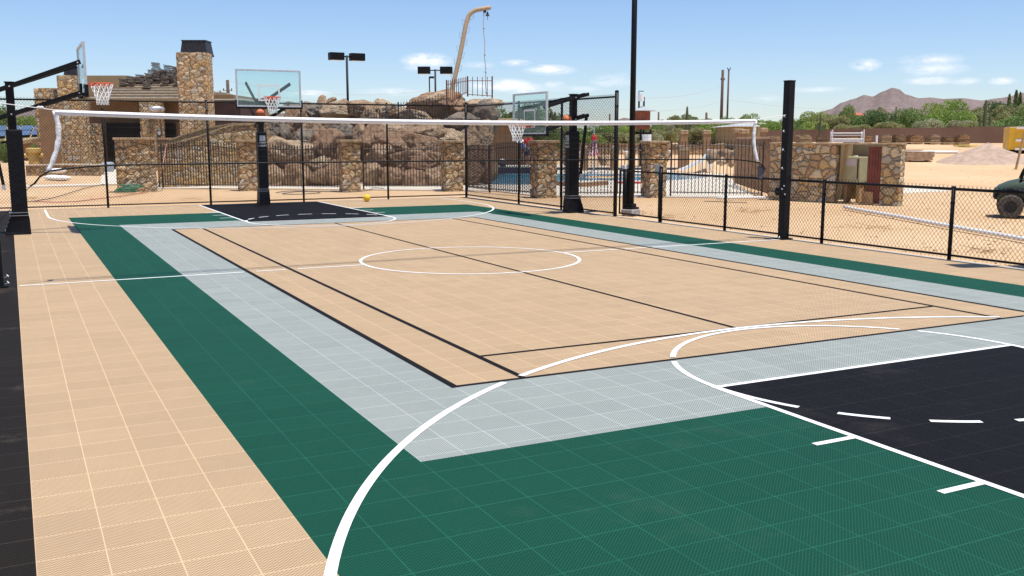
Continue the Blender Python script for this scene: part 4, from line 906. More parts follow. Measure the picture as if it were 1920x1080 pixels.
dispd(wallbox('side_pier', m_stone, 74, 101, 167, 318, 62, 2, z0=-.1), .07, .25, 5); wallbox('pier_cap', m_cap, 72, 103, 165, 168, 61.9, 2.2)
wallbox('wing_wall', m_stucco, 80, 118, 203, 318, 61, 6, z0=-.1)
dispd(wallbox('stone_corner', m_stone, 117, 157, 190, 318, 56.7, 1.2, z0=-.1), .07, .25, 5)
wallbox('front_wall', m_stucco, 152, 440, 178, 232, 60.5, 9)
# porch: posts, dark panels in the openings
dispd(wallbox('stone_column', m_stone, 166, 190, 232, 318, 59.4, .8, z0=-.1), .07, .25, 5)
dispd(wallbox('stone_column', m_stone, 268, 303, 190, 318, 59.0, 1.0, z0=-.1), .07, .25, 5)
wallbox('front_wall', m_stucco, 157, 167, 230, 318, 60.6, 6, z0=-.1); wallbox('front_wall', m_stucco, 190, 204, 230, 318, 60.6, 6, z0=-.1); wallbox('front_wall', m_stucco, 330, 345, 230, 318, 60.6, 6, z0=-.1)
wallbox('garage_dark_panel', m_dkopen, 205, 269, 231, 318, 60.3, .25, z0=-.1); wallbox('window_dark_panel', m_dkopen, 302, 331, 231, 318, 60.3, .25, z0=-.1)  # solid near-black panels; the shade inside the openings is their colour
wallbox('window_header', m_stucco2, 300, 342, 228, 231, 60.3, .3)
wallbox('upper_block', m_stucco2, 165, 242, 142, 185, 66, 8)
q = wallbox('dark_side_wall', mat('purple_brown_siding', (.10, .06, .055), .8, .2, 2), 398, 452, 188, 235, 60.2, 6)
# hip roof with battens
def roof(pts_low, pts_top, name, m, par):
    q = MB(); n = len(pts_low); q.add(pts_low+pts_top, [(i, (i+1) % n, n+(i+1) % n, n+i) for i in range(n)]+[tuple(range(n, 2*n))]); return q.build(name, m, par)
nf = Vector((FW.x, FW.y, 0)).normalized()
e0 = PT(158, 186, 59.2); e1 = PT(362, 186, 59.2); zt_ = PT(300, 134, 62.2).z; r0_ = PT(293, 134, 62.2); r1_ = PT(342, 134, 62.2)
lo = [e0, e1, e1+nf*9, e0+nf*9]; lo = [Vector((p.x, p.y, e0.z)) for p in lo]; hi = [Vector((r0_.x, r0_.y, zt_)), Vector((r1_.x, r1_.y, zt_)), Vector((r1_.x, r1_.y, zt_))+nf*.6, Vector((r0_.x, r0_.y, zt_))+nf*.6]
rf = roof(lo, hi, 'roof', m_roof, hs)
q = MB()
for k in range(1, 9):
    f = k/10.5; a_ = lo[0]*(1-f)+hi[0]*f; b_ = lo[1]*(1-f)+hi[1]*f; q.rect(a_+Vector((0, 0, .05)), b_+Vector((0, 0, .05)), .05, .07)
q.build('battens', m_roofb, rf)
q = MB(); q.rect(lo[0]-nf*.2-Vector((0, 0, .06)), lo[1]-nf*.2-Vector((0, 0, .06)), .12, .22); q.build('eave_board', m_stucco2, rf)
e0 = PT(398, 188, 59.8); e1 = PT(456, 188, 59.8); r0_ = PT(400, 173, 62.5); r1_ = PT(418, 173, 62.5)
lo2 = [e0, e1, e1+nf*7, e0+nf*7]; lo2 = [Vector((p.x, p.y, e0.z)) for p in lo2]; hi2 = [r0_, r1_, r1_+nf, r0_+nf]
rf2 = roof(lo2, hi2, 'roof', m_roof, hs); q = MB()
for k in range(1, 5): f = k/5; q.rect(lo2[0]*(1-f)+hi2[0]*f+Vector((0, 0, .04)), lo2[1]*(1-f)+hi2[1]*f+Vector((0, 0, .04)), .05, .06)
q.build('battens', m_roofb, rf2)
# stacks of tiles waiting on the roof
rr = random.Random(4)
SP = [(232,155,5,'at the left end of the roof, upper of a pair'),(247,152,5,'second from the left end of the roof, upper row'),(263,150,6,'upper row, left of the roof middle'),(275,160,4,'lower row, below the roof middle'),(279,148,6,'upper row at the roof middle'),
 (293,131,8,'at the very top, left of the roof peak'),(306,140,6,'just right of the roof peak, second row'),(315,132,6,'at the very top, right of the roof peak'),(331,137,7,'high, touching the big chimney'),(320,147,5,'middle row near the chimney, left one'),(333,153,5,'middle row near the chimney, right one'),(286,143,7,'left of the peak, second row'),(297,146,8,'middle of the roof below the peak'),(323,142,6,'second row right of the peak'),(310,152,6,'middle row right of the roof middle')]
for i, (px_, py_, n_, wh) in enumerate(SP):
    Zt = 61.7-(py_-130)/55*2.6; p = PT(px_, py_+5, Zt); q = MB()
    for k in range(n_+2): q.box((rr.uniform(-.04, .04), rr.uniform(-.04, .04), .03+k*.062), (.42, .34, .045), rr.uniform(-.12, .12), M=Matrix.Rotation(rr.uniform(-.05, .05)+.12, 3, 'Y') @ Matrix.Rotation(rr.uniform(-.15, .15), 3, 'Z'))
    o = q.build('tile_stack', m_tilestack, loc=p); o.rotation_euler = (0, 0, -YAW+rr.uniform(-.4, .4))
    tag(o, f'stack of loose roof tiles {wh}', 'roof tiles', 'stacks of loose roof tiles on the house roof')
# wall lanterns
def lantern(px_, py_, Z, lab):
    p = PT(px_, py_, Z); t = thing('wall_lantern', lab, 'lantern', p, -YAW, 'wall lanterns of the house')
    q = MB(); q.lathe([(.06, -.2), (.13, -.12), (.13, .14), (.16, .16), (.03, .28)], n=8); q.build('lantern_frame', m_metal_cap, t)
    q = MB(); q.lathe([(.10, -.1), (.12, .12)], (0, -.05, 0), n=8); q.build('glass_shade', mat('frosted_glass', (.6, .62, .66), .3), t)
lantern(168, 250, 59.2, 'wall lantern on the stone column left of the dark garage opening'); lantern(267, 251, 58.9, 'wall lantern on the right edge of the dark garage opening')
lantern(299, 250, 58.7, 'wall lantern left of the small dark window opening')
q = MB(); p = PT(294, 205, 58.5); q.sphere(p, .35, 12, (1.4, .6, .6)); tag(q.build('flood_light', m_alu, smooth=True), 'rounded silver light fitting high on the stone column of the house', 'light fitting')
q = MB(); p = PT(202, 310, 56); q.lathe([(.3, 0), (.36, .5), (.3, .6)], (p.x, p.y, -.03), 14); tag(q.build('bucket', mat('grey_plastic', (.35, .40, .46), .5)), 'grey bucket standing by the dark garage opening', 'bucket')
# garden walls: curved stone wall with pale top, rising right
def top_wall(name, label, pts, m, mc, dep=.5):
    t = thing(name, label, 'stone wall', (0, 0, 0)); q = MB(); c = MB()
    W_ = []
    for px_, yt, Z in pts: b = PT(px_, 257, Z); W_.append((Vector((b.x, b.y, 0)), ZH(yt, b)))
    nd = nf*dep; V = []; K = []
    for b, z in W_:
        V += [(b.x, b.y, -.06), (b.x, b.y, z-.06), ((b+nd).x, (b+nd).y, z-.06), ((b+nd).x, (b+nd).y, -.06)]
        f_ = b-nf*.05; e_ = b+nd+nf*.05; K += [(f_.x, f_.y, z-.06), (f_.x, f_.y, z), (e_.x, e_.y, z), (e_.x, e_.y, z-.06)]
    fs = [(i*4+k, i*4+(k+1) % 4, i*4+4+(k+1) % 4, i*4+4+k) for i in range(len(W_)-1) for k in range(4)]+[(0, 1, 2, 3), tuple(len(W_)*4-4+k for k in (3, 2, 1, 0))]
    q.add(V, fs); c.add(K, fs); q.build('wall', m, t); c.build('coping', mc, t); return t
top_wall('garden_wall', 'curved stone garden wall rising to the right behind the left iron fence bay', [(296, 272, 38.6), (340, 264, 39), (380, 252, 39.6), (397, 246, 40), (425, 236, 40.3), (450, 231, 40.5), (500, 230, 40.8)], m_stone2, m_cap)
top_wall('garden_wall', 'olive stucco garden wall with sloping pale top in front of the house', [(305, 264, 42), (330, 257, 42.4), (352, 249, 42.8), (385, 239, 43.2), (440, 230, 43.6)], m_stucco2, m_cap)
top_wall('garden_wall', 'low stone planter wall with pale coping left of the garage opening', [(44, 309, 51), (105, 307.5, 51), (184, 308, 51)], m_stone2, m_conc)
q = MB(); q.poly([G(*p).xy for p in ((188,346),(236,346),(232,312),(192,318))], -.05, .02); struct(q, 'path', m_conc)
q = MB(); q.poly([G(*p).xy for p in ((20,351),(235,345),(235,342.5),(20,348))], -.05, .0); struct(q, 'path', m_conc)
q = MB(); q.poly([G(*p).xy for p in ((1693,351),(1740,349.5),(1795,349),(1810,354),(1770,358),(1692,361))], -.06, -.018); struct(q, 'path', m_conc)
# bags
for i, (px_, py_, s) in enumerate(((100, 334, 1), (115, 335, 1), (108, 328, 1.0))):
    p = G(px_, py_+3); q = MB(); q.sphere((0, 0, 0), .5, 16, (.9, .5, .26)); o = q.build('cement_bag', m_cloth, loc=(p.x, p.y, .1+.19*(i == 2)), smooth=True); o.rotation_euler = (0, 0, -YAW+.2*i)
    tag(o, ('white bag at the left of the pile by the low planter wall', 'white bag at the right of the pile by the low planter wall', 'white bag lying on top of the pile by the low planter wall')[i], 'bag', 'white bags by the planter wall')
# yellow hydrant-like post
p = AT(64, 58); q = MB(); q.lathe([(.3, 0), (.3, 1.1), (.42, 1.15), (.42, 1.35), (.3, 1.4)], (p[0], p[1], -.05), 14); q.bar((p[0]-.5, p[1], .9), (p[0]+.5, p[1], .9), .14, 10); tag(q.build('standpipe', mat('dull_yellow', (.55, .38, .12), .6)), 'dull yellow standpipe left of the house behind the planter wall', 'standpipe')
# hoses
def hose(label, pts, r, m, cat='hose', name='garden_hose', z=.015):
    q = MB(); q.tube([(G(x, y).x, G(x, y).y, z) if len(p_) == 2 else p_[2] for p_ in pts for x, y in [p_[:2]]], r, 6); return tag(q.build(name, m, smooth=True), label, cat)
m_hose = mat('pink_hose', (.50, .23, .16), .6); m_hoseg = mat('green_hose', (.05, .20, .12), .5); m_hoseb = mat('dark_hose', (.10, .10, .10), .6)
a3 = PT(312, 270, 38.2); hose('pinkish hose hanging over the left iron fence and trailing on the sand', [(312, 270, a3), (308, 300, PT(307, 300, 36.8)), (302, 330, PT(302, 328, 36.2)), (292, 352), (270, 362), (230, 368), (180, 374), (140, 379), (100, 380), (60, 378)], .018, m_hose)
hose('thin dark hose curling over the sand left of the green coil', [(195, 346), (160, 353), (120, 366), (90, 374), (55, 379), (20, 380)], .014, m_hoseb)
q = MB(); c_ = G(242, 361); pts = []
for i in range(120): a_ = i*.42; rr_ = .25+.12*sin(i*.37); pts.append((c_.x+rr_*1.35*cos(a_), c_.y+rr_*.8*sin(a_), .02+.0022*i+.02*sin(i*1.3)))
q.tube(pts, .014, 5); tag(q.build('garden_hose', m_hoseg, smooth=True), 'coiled green hose heaped against the left stone pillar', 'hose')
pts = cr_([(518, 362), (540, 359), (580, 359), (600, 362), (560, 365), (530, 364), (560, 360), (610, 360), (650, 361), (680, 359), (695, 356), (700, 353), (720, 354)], 5); hose('dark hose looping on the sand in front of the middle stone pillar', pts, .016, m_hoseb)
hose('dark rod lying on the sand right of the gate', [(1320, 378), (1400, 381)], .012, m_hoseb, 'rod', 'metal_rod'); 
# white pipes
q = MB(); A = G(1583, 391); B = G(1930, 455); q.tube([(A.x+(B.x-A.x)*i/24, A.y+(B.y-A.y)*i/24+.05*sin(i*.5), .045) for i in range(25)], .045, 10); tag(q.build('pvc_pipe', m_pipe, smooth=True), 'long white pipe lying diagonally on the sand behind the low fence', 'pipe')
q = MB(); A = G(1343, 374); B = G(1512, 372); q.tube([(A.x+(B.x-A.x)*i/6, A.y+(B.y-A.y)*i/6, .045) for i in range(7)], .045, 10); tag(q.build('pvc_pipe', m_pipe, smooth=True), 'short white pipe lying in front of the stone enclosure wall', 'pipe')

# ------------------------------------------------------------ equipment enclosure
A = G(1441, 373); B = G(1684, 385); d = (B-A).normalized(); Le = (B-A).length; rzE = atan2(d.y, d.x)
en = thing('equipment_enclosure', 'roofless stone equipment enclosure with open bay holding pump gear', 'enclosure', (A.x, A.y, 0), rzE)
def ux(px_):   # local x at photo column along the front line
    lo_, hi_ = -1., Le+1
    for _ in range(40):
        m_ = (lo_+hi_)/2; p = A+d*m_-CAM; xx = 960+F*p.dot(RT)/p.dot(FW)
        if xx < px_: lo_ = m_
        else: hi_ = m_
    return lo_
HE = ZH(268, A)
x1, x2, x3, x4 = ux(1563), ux(1622), ux(1648), Le
q = MB(); q.box((x1/2, .12, HE/2-.05), (x1, .24, HE)); dispd(q.build('stone_wall', m_stone_big, en), .03)
q = MB(); q.box(((x3+x4)/2, .15, HE/2-.05), (x4-x3, .3, HE)); dispd(q.build('stone_pier', m_stone_big, en), .03)
q = MB(); q.box((Le/2, .14, HE-.02), (Le+.06, .34, .05)); q.build('coping', m_cap, en, bevel=.01)
q = MB(); q.box(((x1+x3)/2, 1.15, HE/2), (x3-x1, .12, HE-.1)); q.build('back_wall', m_stucco2, en)
q = MB(); q.box((x1-.06, .68, HE/2), (.12, .86, HE-.1)); q.build('side_wall', m_stucco2, en)
q = MB(); n_ = 10
for i in range(n_): xx = x2+(x3-x2)*(i+.5)/n_; q.box((xx, .06+.012*(i % 2), HE/2-.04), ((x3-x2)/n_*.98, .03, HE-.12))
q.build('red_door_panel', mat('red_brown_panel', (.20, .055, .035), .6, .3, 3), en)
eq = thing('pump_heater', 'beige pump heater cabinet with label plate inside the enclosure bay', 'heater', (*(A+d*(x1+.32)).xy, 0), rzE)
q = MB(); q.box((0, .62, .98), (.58, .5, .78)); q.build('cabinet', mat('beige_enamel', (.42, .40, .24), .5, .1, 4), eq, bevel=.02)
q = MB(); q.box((-.03, .365, 1.2), (.38, .01, .2)); q.build('label_plate', mat('pale_plate', (.55, .52, .55), .5), eq)
q = MB(); q.box((.22, .36, 1.0), (.03, .02, .6)); q.box((0, .62, .57), (.5, .4, .05)); q.build('trim', m_metal_cap, eq)
for x in (-.2, .2): q = MB(); q.box((x, .62, .27), (.1, .3, .58)); q.build('leg', m_wood, eq)
q = MB(); q.box((.02, .6, 1.39), (.1, .1, .04)); q.build('cap', m_whitep, eq)
tb = thing('timer_box', 'small grey electrical box with conduit on the enclosure back wall', 'electrical box', (*(A+d*(x1+.78)).xy, 0), rzE)
q = MB(); q.box((0, .98, 1.26), (.26, .2, .30)); q.build('housing', mat('grey_enamel', (.45, .50, .56), .4), tb, bevel=.01)
q = MB(); q.tube([(-.05, .99, 1.12), (-.05, .99, .3)], .02, 6); q.tube([(.05, .99, 1.12), (.08, .99, .5), (.02, .99, .3)], .015, 6); q.build('conduit', m_metal_cap, tb)
q = MB(); q.box((0, 1.0, 1.88), (.03, .1, .26)); q.build('vent_pipe', m_pipe, tb)
# leaning board
o = MB(); o.box((x1+.12, .35, .9), (.03, .5, 1.7), M=Matrix.Rotation(.12, 3, 'Y')); o.build('leaning_board', m_stucco2, en)
# cinder block and wood next to it
cb = G(1645, 381); c_ = thing('cinder_block', 'grey cinder block standing on end against the right pier of the enclosure', 'cinder block', (cb.x, cb.y, -.03), rzE+.1)
q = MB()
for x in (-.09, .09): q.box((x, 0, .2), (.03, .2, .4))
for z in (.015, .2, .385): q.box((0, 0, z), (.15, .2, .03))
q.build('block', mat('cinder_concrete', (.45, .38, .32), .95, .15, 20, .4, 60), c_)
cb = G(1626, 382); q = MB(); q.box((cb.x, cb.y, .16), (.34, .06, .40), rzE); q.box((cb.x, cb.y+.1, .0), (.3, .2, .06), rzE); tag(q.build('wood_offcut', m_wood), 'short upright wood offcut left of the cinder block', 'wood')
cb = G(1515, 371); 
for i in range(5):
    me = rock_mesh(.16, .13, .10, 300+i, 2); me.materials.append(RM['tg'[i % 2]]); o = bpy.data.objects.new('rubble_stone', me); C.objects.link(o); p = G(1490+i*12, 372+(i % 2)*2); o.location = (p.x, p.y, .05)
    tag(o, ('leftmost', 'second from left', 'middle', 'second from right', 'rightmost')[i]+' small loose stone at the foot of the enclosure wall', 'stone', 'loose stones at the foot of the enclosure wall')
cb = G(1474, 366); q = MB(); q.box((0, 0, .24), (.55, .4, .5)); tag(q.build('carton', mat('cardboard', (.40, .24, .11), .9, .15, 4), loc=(cb.x, cb.y-.3, 0)), 'brown carton beside the square net post, near the enclosure', 'carton').rotation_euler = (0, 0, .3)
# white metal bed frame standing behind / on top
bfp = PT(1588, 262, 34.5); zr = PT(1588, 266, 34.5).z
bf = thing('bed_frame', 'white metal bunk frame standing behind the enclosure wall', 'bed frame', (bfp.x, bfp.y, 0), rzE*.0-YAW-.25)
q = MB(); zT = ZH(243, bfp); 
for x in (-.52, .52):
    for y in (-.4, .4): q.bar((x, y, 0), (x, y, zT-(.0 if y < 0 else .06)), .022, 6)
for z in (zT-.12, zT-.32):
    for y in (-.4, .4): q.bar((-.52, y, z), (.52, y, z), .016, 6)
    for x in (-.52, .52): q.bar((x, -.4, z), (x, .4, z), .016, 6)
q.build('tubular_frame', m_whitep, bf)
q = MB(); q.box((0, 0, zT-.2), (1.0, .76, .03)); q.box((0, 0, zr+.05), (1.0, .8, .12)); q.build('slab', m_whitep, bf)

# ------------------------------------------------------------ far yard: block wall, pallets, gravel, bin
bw_ = thing('block_wall', 'long brown block wall behind the construction yard at right', 'wall', (0, 0, 0))
W_ = [(1255, 246, 110), (1325, 251, 110), (1430, 244, 108), (1500, 243.5, 106), (1600, 241, 102), (1700, 240, 98), (1890, 237, 92), (2050, 235, 88)]
q = MB(); V = []
for px_, yt, Z in W_:
    b = PT(px_, 257, Z); z = ZH(yt, b); V += [(b.x, b.y, -.1), (b.x, b.y, z), (b.x+.1, b.y+.18, z), (b.x+.1, b.y+.18, -.1)]
q.add(V, [(i*4+k, i*4+(k+1) % 4, i*4+4+(k+1) % 4, i*4+4+k) for i in range(len(W_)-1) for k in range(4)]+[(0, 1, 2, 3), tuple(len(W_)*4-4+k for k in (3, 2, 1, 0))]); q.build('wall_face', m_block, bw_)
def gz(px_, Z): x, y = AT(px_, Z); return x, y, hgt(x, y)
def onrow(px_, py_, Za=20, Zb=120):
    """terrain point seen at photo point"""
    prev = None
    Z = Za
    while Z < Zb:
        p = PT(px_, py_, Z)
        if p.z <= hgt(p.x, p.y): return p, Z
        Z += .25
    p = PT(px_, py_, Zb); return p, Zb
PALL = [(1593,267,26,11,'flat'),(1505,263,30,8,'flat'),(1540,262,24,6,'low'),(1618,264,26,9,'low'),(1657,268,21,13,'stack'),(1682,268,21,13,'stack'),(1712,273,27,18,'stack'),(1745,271,21,16,'stack'),(1773,270,20,12,'stack'),(1800,271,24,16,'stack'),(1447,262,26,5,'low')]
PN = ['flat pallet of stone behind the bunk frame', 'low pile of pale slabs above the enclosure wall, left of the bunk frame', 'low brown pile just left of the bunk frame', 'low pile just right of the bunk frame', 'first tall stone pallet right of the bunk frame', 'tall stone pallet right above the enclosure corner',
 'largest dark pallet of stone with ragged top', 'orange-brown stone pallet right of the largest one', 'low orange-brown stone pallet', 'rightmost stone pallet with tilted top slabs, near the gravel pile', 'flat golden slab pile left of the net post']
mp_ = [rock_mat('slab_a', (.34, .20, .09), (.44, .28, .14), (.22, .12, .06)), rock_mat('slab_b', (.40, .29, .17), (.50, .38, .24), (.26, .18, .11)), rock_mat('slab_c', (.22, .15, .09), (.32, .22, .12), (.12, .08, .05))]
for i, (px_, py_, wpx, hpx, kd) in enumerate(PALL):
    Z = 80.; x, y, z = gz(px_, Z); b = Vector((x, y, 0)); zb = max(z, ZH(py_, b)); zt_ = ZH(py_-hpx, b); wd = wpx/F*Z*.88
    t = thing('stone_pallet', PN[i], 'stone pallet', (x, y, z), -YAW+random.uniform(-.2, .3), 'pallets of stone slabs in the yard')
    hh = zt_-z; q = MB(); k = max(3, int(hh/.13))
    for j in range(k): q.box((random.uniform(-.05, .05), random.uniform(-.05, .05), .14+(j+.5)*(hh-.14)/k), (wd*random.uniform(.86, 1.02), .9*random.uniform(.9, 1.05), (hh-.14)/k*.86), random.uniform(-.08, .08))
    for j in range(4): q.box((random.uniform(-.3, .3)*wd, random.uniform(-.2, .2), hh+.04), (wd*.5, .4, .07), random.uniform(-.6, .6), M=Matrix.Rotation(random.uniform(-.15, .15), 3, 'Y'))
    q.build('slabs', mp_[i % 3], t)
    q = MB()
    for j in range(5): q.box((-wd/2+wd*j/4, 0, .11), (.1, 1.0, .03))
    for y_ in (-.4, 0, .4): q.box((0, y_, .05), (wd, .08, .09))
    q.build('pallet', m_wood, t)
# lumber stack
p, Z = onrow(1718, 303); t = thing('lumber_stack', 'weathered lumber stack on the sand right of the enclosure', 'lumber', (p.x, p.y, hgt(p.x, p.y)), -YAW-.15)
q = MB(); wd = 56/F*Z; hh = 18/F*Z; rr = random.Random(8)
for j in range(6):
    for k in range(7): q.box((rr.uniform(-.12, .12), -.45+k*.15, .12+j*hh/6.5), (wd*rr.uniform(.85, 1), .13, hh/7.2))
for j in range(4): q.box((rr.uniform(-.4, .0), rr.uniform(-.3, .3), hh+.1), (wd*.6, .14, .05), rr.uniform(-.2, .2))
q.build('boards', mat('weathered_board', (.40, .27, .17), .9, .35, 4, .3, 20), t); q = MB(); 
for x in (-wd*.35, wd*.35): q.box((x, 0, .04), (.1, 1, .09))
q.build('bearers', m_wood, t)
me = rock_mesh(.45, .4, .3, 77, 3); me.materials.append(RM['l']); o = bpy.data.objects.new('boulder', me); C.objects.link(o); p, Z = onrow(1696, 302); o.location = (p.x, p.y, hgt(p.x, p.y)+.15); tag(o, 'small pale rock at the left end of the lumber stack', 'rock')
# white pipe far, sheet
pa, _ = onrow(1690, 289); pb, _ = onrow(1795, 288); q = MB(); q.tube([pa+Vector((0, 0, .1)), (pa+pb)/2+Vector((0, 0, .12)), pb+Vector((0, 0, .1))], .09, 8); tag(q.build('pvc_pipe', m_pipe, smooth=True), 'white pipe lying far back between the stone pallets and the lumber stack', 'pipe')
pa, _ = onrow(1810, 275); q = MB(); q.box((pa.x, pa.y, hgt(pa.x, pa.y)+.08), (1.5, 1.2, .1), .3); tag(q.build('yellow_sheet', mat('yellow_board', (.78, .60, .16), .7)), 'flat yellow sheet lying on the ground left of the gravel pile', 'sheet')
# gravel pile
p, Z = onrow(1862, 298); Zg = 56; x, y, z = gz(1850, Zg); q = MB(); H_ = ZH(266, Vector((x, y, 0)))-z; R_ = 78/F*Zg; n = 48; rings = 22
q.v.append((x, y, z+H_*.97))
for k in range(1, rings+1):
    for i in range(n):
        a_ = 2*pi*i/n; u = k/rings; rr_ = R_*1.32*u*(1+.10*noise.noise(Vector((cos(a_)*1.5, sin(a_)*1.5, 3)))); xx, yy_ = x+rr_*cos(a_), y+rr_*sin(a_)*.8
        zz = max(0, 1-u**1.0)*H_*(.97)+.10*noise.noise(Vector((xx*1.1, yy_*1.1, 0)))*(1-u)+.03*noise.noise(Vector((xx*4, yy_*4, 0))); q.v.append((xx, yy_, hgt(xx, yy_)*u+z*(1-u)+zz-.06*u))
q.f += [(0, 1+i, 1+(i+1) % n) for i in range(n)]+[(1+(k-1)*n+i, 1+k*n+i, 1+k*n+(i+1) % n, 1+(k-1)*n+(i+1) % n) for k in range(1, rings) for i in range(n)]
tag(q.build('gravel_pile', mat('pink_gravel', (.42, .30, .22), .95, .2, 3, .5, 12), smooth=True), 'conical pile of pinkish gravel in front of the yellow bin', 'gravel pile')
# yellow bin
Zb = 63; ba = PT(1876, 270, Zb+2.6); bb_ = PT(1889, 290, Zb); x, y = bb_.x, bb_.y; z = hgt(x, y)
Hb = ZH(239, Vector((x, y, 0)))-z-.25
yb_ = thing('waste_bin', 'large yellow steel waste container with white ribs at the right edge', 'container', (x, y, z), -YAW-.36)
q = MB(); q.box((3.0, 1.6, Hb/2+.25), (6.0, 3.2, Hb)); q.build('container_body', m_yel, yb_, bevel=.03)
for zf in (.03, .42, .98): q = MB(); q.box((3.1, -.05, .25+Hb*zf), (5.4, .1, .14)); q.build('white_rib', m_whitep, yb_)
q = MB(); q.box((3.0, 1.6, .13), (5.7, 2.6, .24)); q.build('skid', m_blk, yb_)
q = MB(); q.box((3.0, 1.6, .25+Hb+.03), (5.9, 3.1, .06)); q.build('lid', m_grayc, yb_)
pa = PT(1906, 298, 50); pb = PT(1920, 268, 50); q = MB(); q.rect((pa.x, pa.y, hgt(pa.x, pa.y)), (pb.x, pb.y, pb.z+.6), .1, .06); q.rect((pb.x, pb.y, pb.z+.55), (pb.x+1.2, pb.y-.6, hgt(pb.x+1.2, pb.y-.6)), .1, .06); tag(q.build('wooden_trestle', m_wood), 'brown wooden trestle leaning in front of the yellow bin', 'trestle')
# utility cart
ug = G(1893, 407); uz = (ug-CAM).dot(FW); ut = thing('utility_cart', 'dark green four-wheeled utility cart parked on the sand at the right edge', 'utility cart', (ug.x, ug.y, -.03), -YAW-.44)
m_gr = mat('dark_green_plastic', (.05, .075, .05), .5, .15, 3); m_tire = mat('dusty_tyre', (.09, .075, .06), .95, .4, 14, .8, 25)
def wheel(x, y):
    q = MB(); prof = [(.15, -.13), (.25, -.13), (.285, -.10), (.295, 0), (.285, .10), (.25, .13), (.15, .13)]; n = 28; vs = []
    for r_, w_ in prof:
        for i in range(n): a_ = 2*pi*i/n; k = r_*(1.0+(.02 if (i % 2 and r_ > .27) else 0)); vs.append((x+k*cos(a_), y+w_, .29+k*sin(a_)))
    m_ = len(prof); q.add(vs, [(k*n+i, k*n+(i+1) % n, (k+1) % m_*n+(i+1) % n, (k+1) % m_*n+i) for k in range(m_) for i in range(n)]); tr = q.build('tyre', m_tire, ut, smooth=False)
    q = MB(); q.bar((x, y-.09, .29), (x, y+.09, .29), .152, 18); 
    for k in range(5): a_ = 2*pi*k/5; q.bar((x+.09*cos(a_), y-.1, .29+.09*sin(a_)), (x+.09*cos(a_), y-.088, .29+.09*sin(a_)), .025, 8)
    q.build('rim', m_metal_cap, tr)
for x in (0, 1.75):
    for y in (-.0, 1.15): wheel(x, y)
q = MB(); vs = []; prof = [(-.40, .60, .50, .36), (-.38, .70, .46, .42), (-.28, .80, .44, .46), (-.08, .90, .46, .50), (.25, .985, .50, .54), (.60, 1.04, .52, .56), (.78, 1.05, .50, .56)]
K = 13
for x_, z_, zlo, hw in prof:
    for k in range(K):
        a_ = pi*k/(K-1); c_, s_ = cos(a_), sin(a_); vs.append((x_, .57-hw*math.copysign(abs(c_)**.45, c_), zlo+(z_-zlo)*abs(s_)**.45))
n_p = len(prof); q.add(vs, [(i*K+k, i*K+(k+1) % K, i*K+K+(k+1) % K, i*K+K+k) for i in range(n_p-1) for k in range(K)]+[tuple(range(K)), tuple(range((n_p-1)*K, n_p*K))[::-1]])
q.build('hood', m_gr, ut, smooth=True)
q = MB(); q.box((.25, .57, .42), (1.1, .70, .30)); q.box((.85, .57, .55), (.14, 1.1, .7)); q.box((1.35, .57, .42), (1.5, 1.2, .16)); q.build('chassis', m_blk, ut, bevel=.02)
q = MB()
for y in (.02, 1.12):
    q.tube([(-.36, y, .5), (-.3, y, .66), (0, y, .72), (.3, y, .66), (.42, y, .5)], .045, 6)
q.build('fender', m_blk, ut)
q = MB()
for y in (.12, 1.02): q.tube([(.18, y, .9), (.24, y, 1.1), (.52, y, 1.72), (.75, y, 1.88), (1.7, y, 1.88), (1.8, y, 1.0)], .028, 8)
for x_ in (.66, 1.7): q.bar((x_, .12, 1.82), (x_, 1.02, 1.82), .026, 8)
q.build('roll_cage', m_blk, ut, smooth=True)
q = MB(); q.box((1.35, .57, .72), (.5, 1.0, .16)); q.box((1.62, .57, 1.0), (.14, 1.0, .5)); q.build('seat', m_pad, ut, bevel=.04)
q = MB(); q.box((2.1, .57, .8), (.9, 1.2, .3)); q.build('cargo_bed', m_gr, ut, bevel=.02)
q = MB(); q.tube([(.95+.0, .35+.15*cos(a_), 1.12+.15*sin(a_)) for a_ in [2*pi*i/16 for i in range(16)]], .015, 6, True); q.bar((.95, .35, 1.12), (.75, .35, .95), .015, 6); q.build('steering_wheel', m_blk, ut)
for y in (.3, .84): q = MB(); q.sphere((-.31, y, .62), .06, 10, (.5, 1, .8)); q.build('headlight', mat('headlight_lens', (.25, .16, .14), .15), ut, smooth=True)

# ------------------------------------------------------------ water tower ornament
Zt = 66; x, y = AT(1203, Zt); bz = Vector((x, y, 0)); k = Zt/F
wt = thing('water_tower', 'small rusty barrel water tower with conical metal roof behind the tall lamp pole', 'water tower', (x, y, 0))
zb_ = ZH(243, bz); zc = ZH(209, bz)
q = MB(); q.lathe([(13*k, zb_), (14.5*k, zb_+.2), (14.5*k, zc)], n=24); q.build('barrel', mat('rusty_red', (.21, .06, .035), .8, .3, 4), wt, smooth=False)
q = MB(); q.lathe([(24*k, zc+.02), (24*k, zc+.06), (3*k, ZH(200, bz)), (1*k, ZH(199, bz))], n=20); q.build('roof', mat('grey_tin', (.42, .45, .44), .5, .15, 3, metal=.2), wt, smooth=False)
q = MB(); zq = ZH(190, bz); q.lathe([(6*k, zq), (6*k, ZH(177, bz))], (-.15, 0, 0), 16); q.build('white_tank', m_whitep, wt)
q = MB()
for s in (-1, 1): q.bar((s*5.5*k-.1, 0, ZH(203, bz)), (s*5.5*k-.1, 0, zq+.3), .06, 6)
q.tube([(-.32, 0, ZH(178, bz)), (-.32, 0, ZH(171, bz)), (.05, 0, ZH(171, bz))], .03, 5); q.build('tank_stand', m_blk, wt)
q = MB()
for sx in (-1, 1):
    for sy in (-1, 1): q.bar((sx*11*k, sy*11*k, 0), (sx*11*k, sy*11*k, zb_), .07, 6)
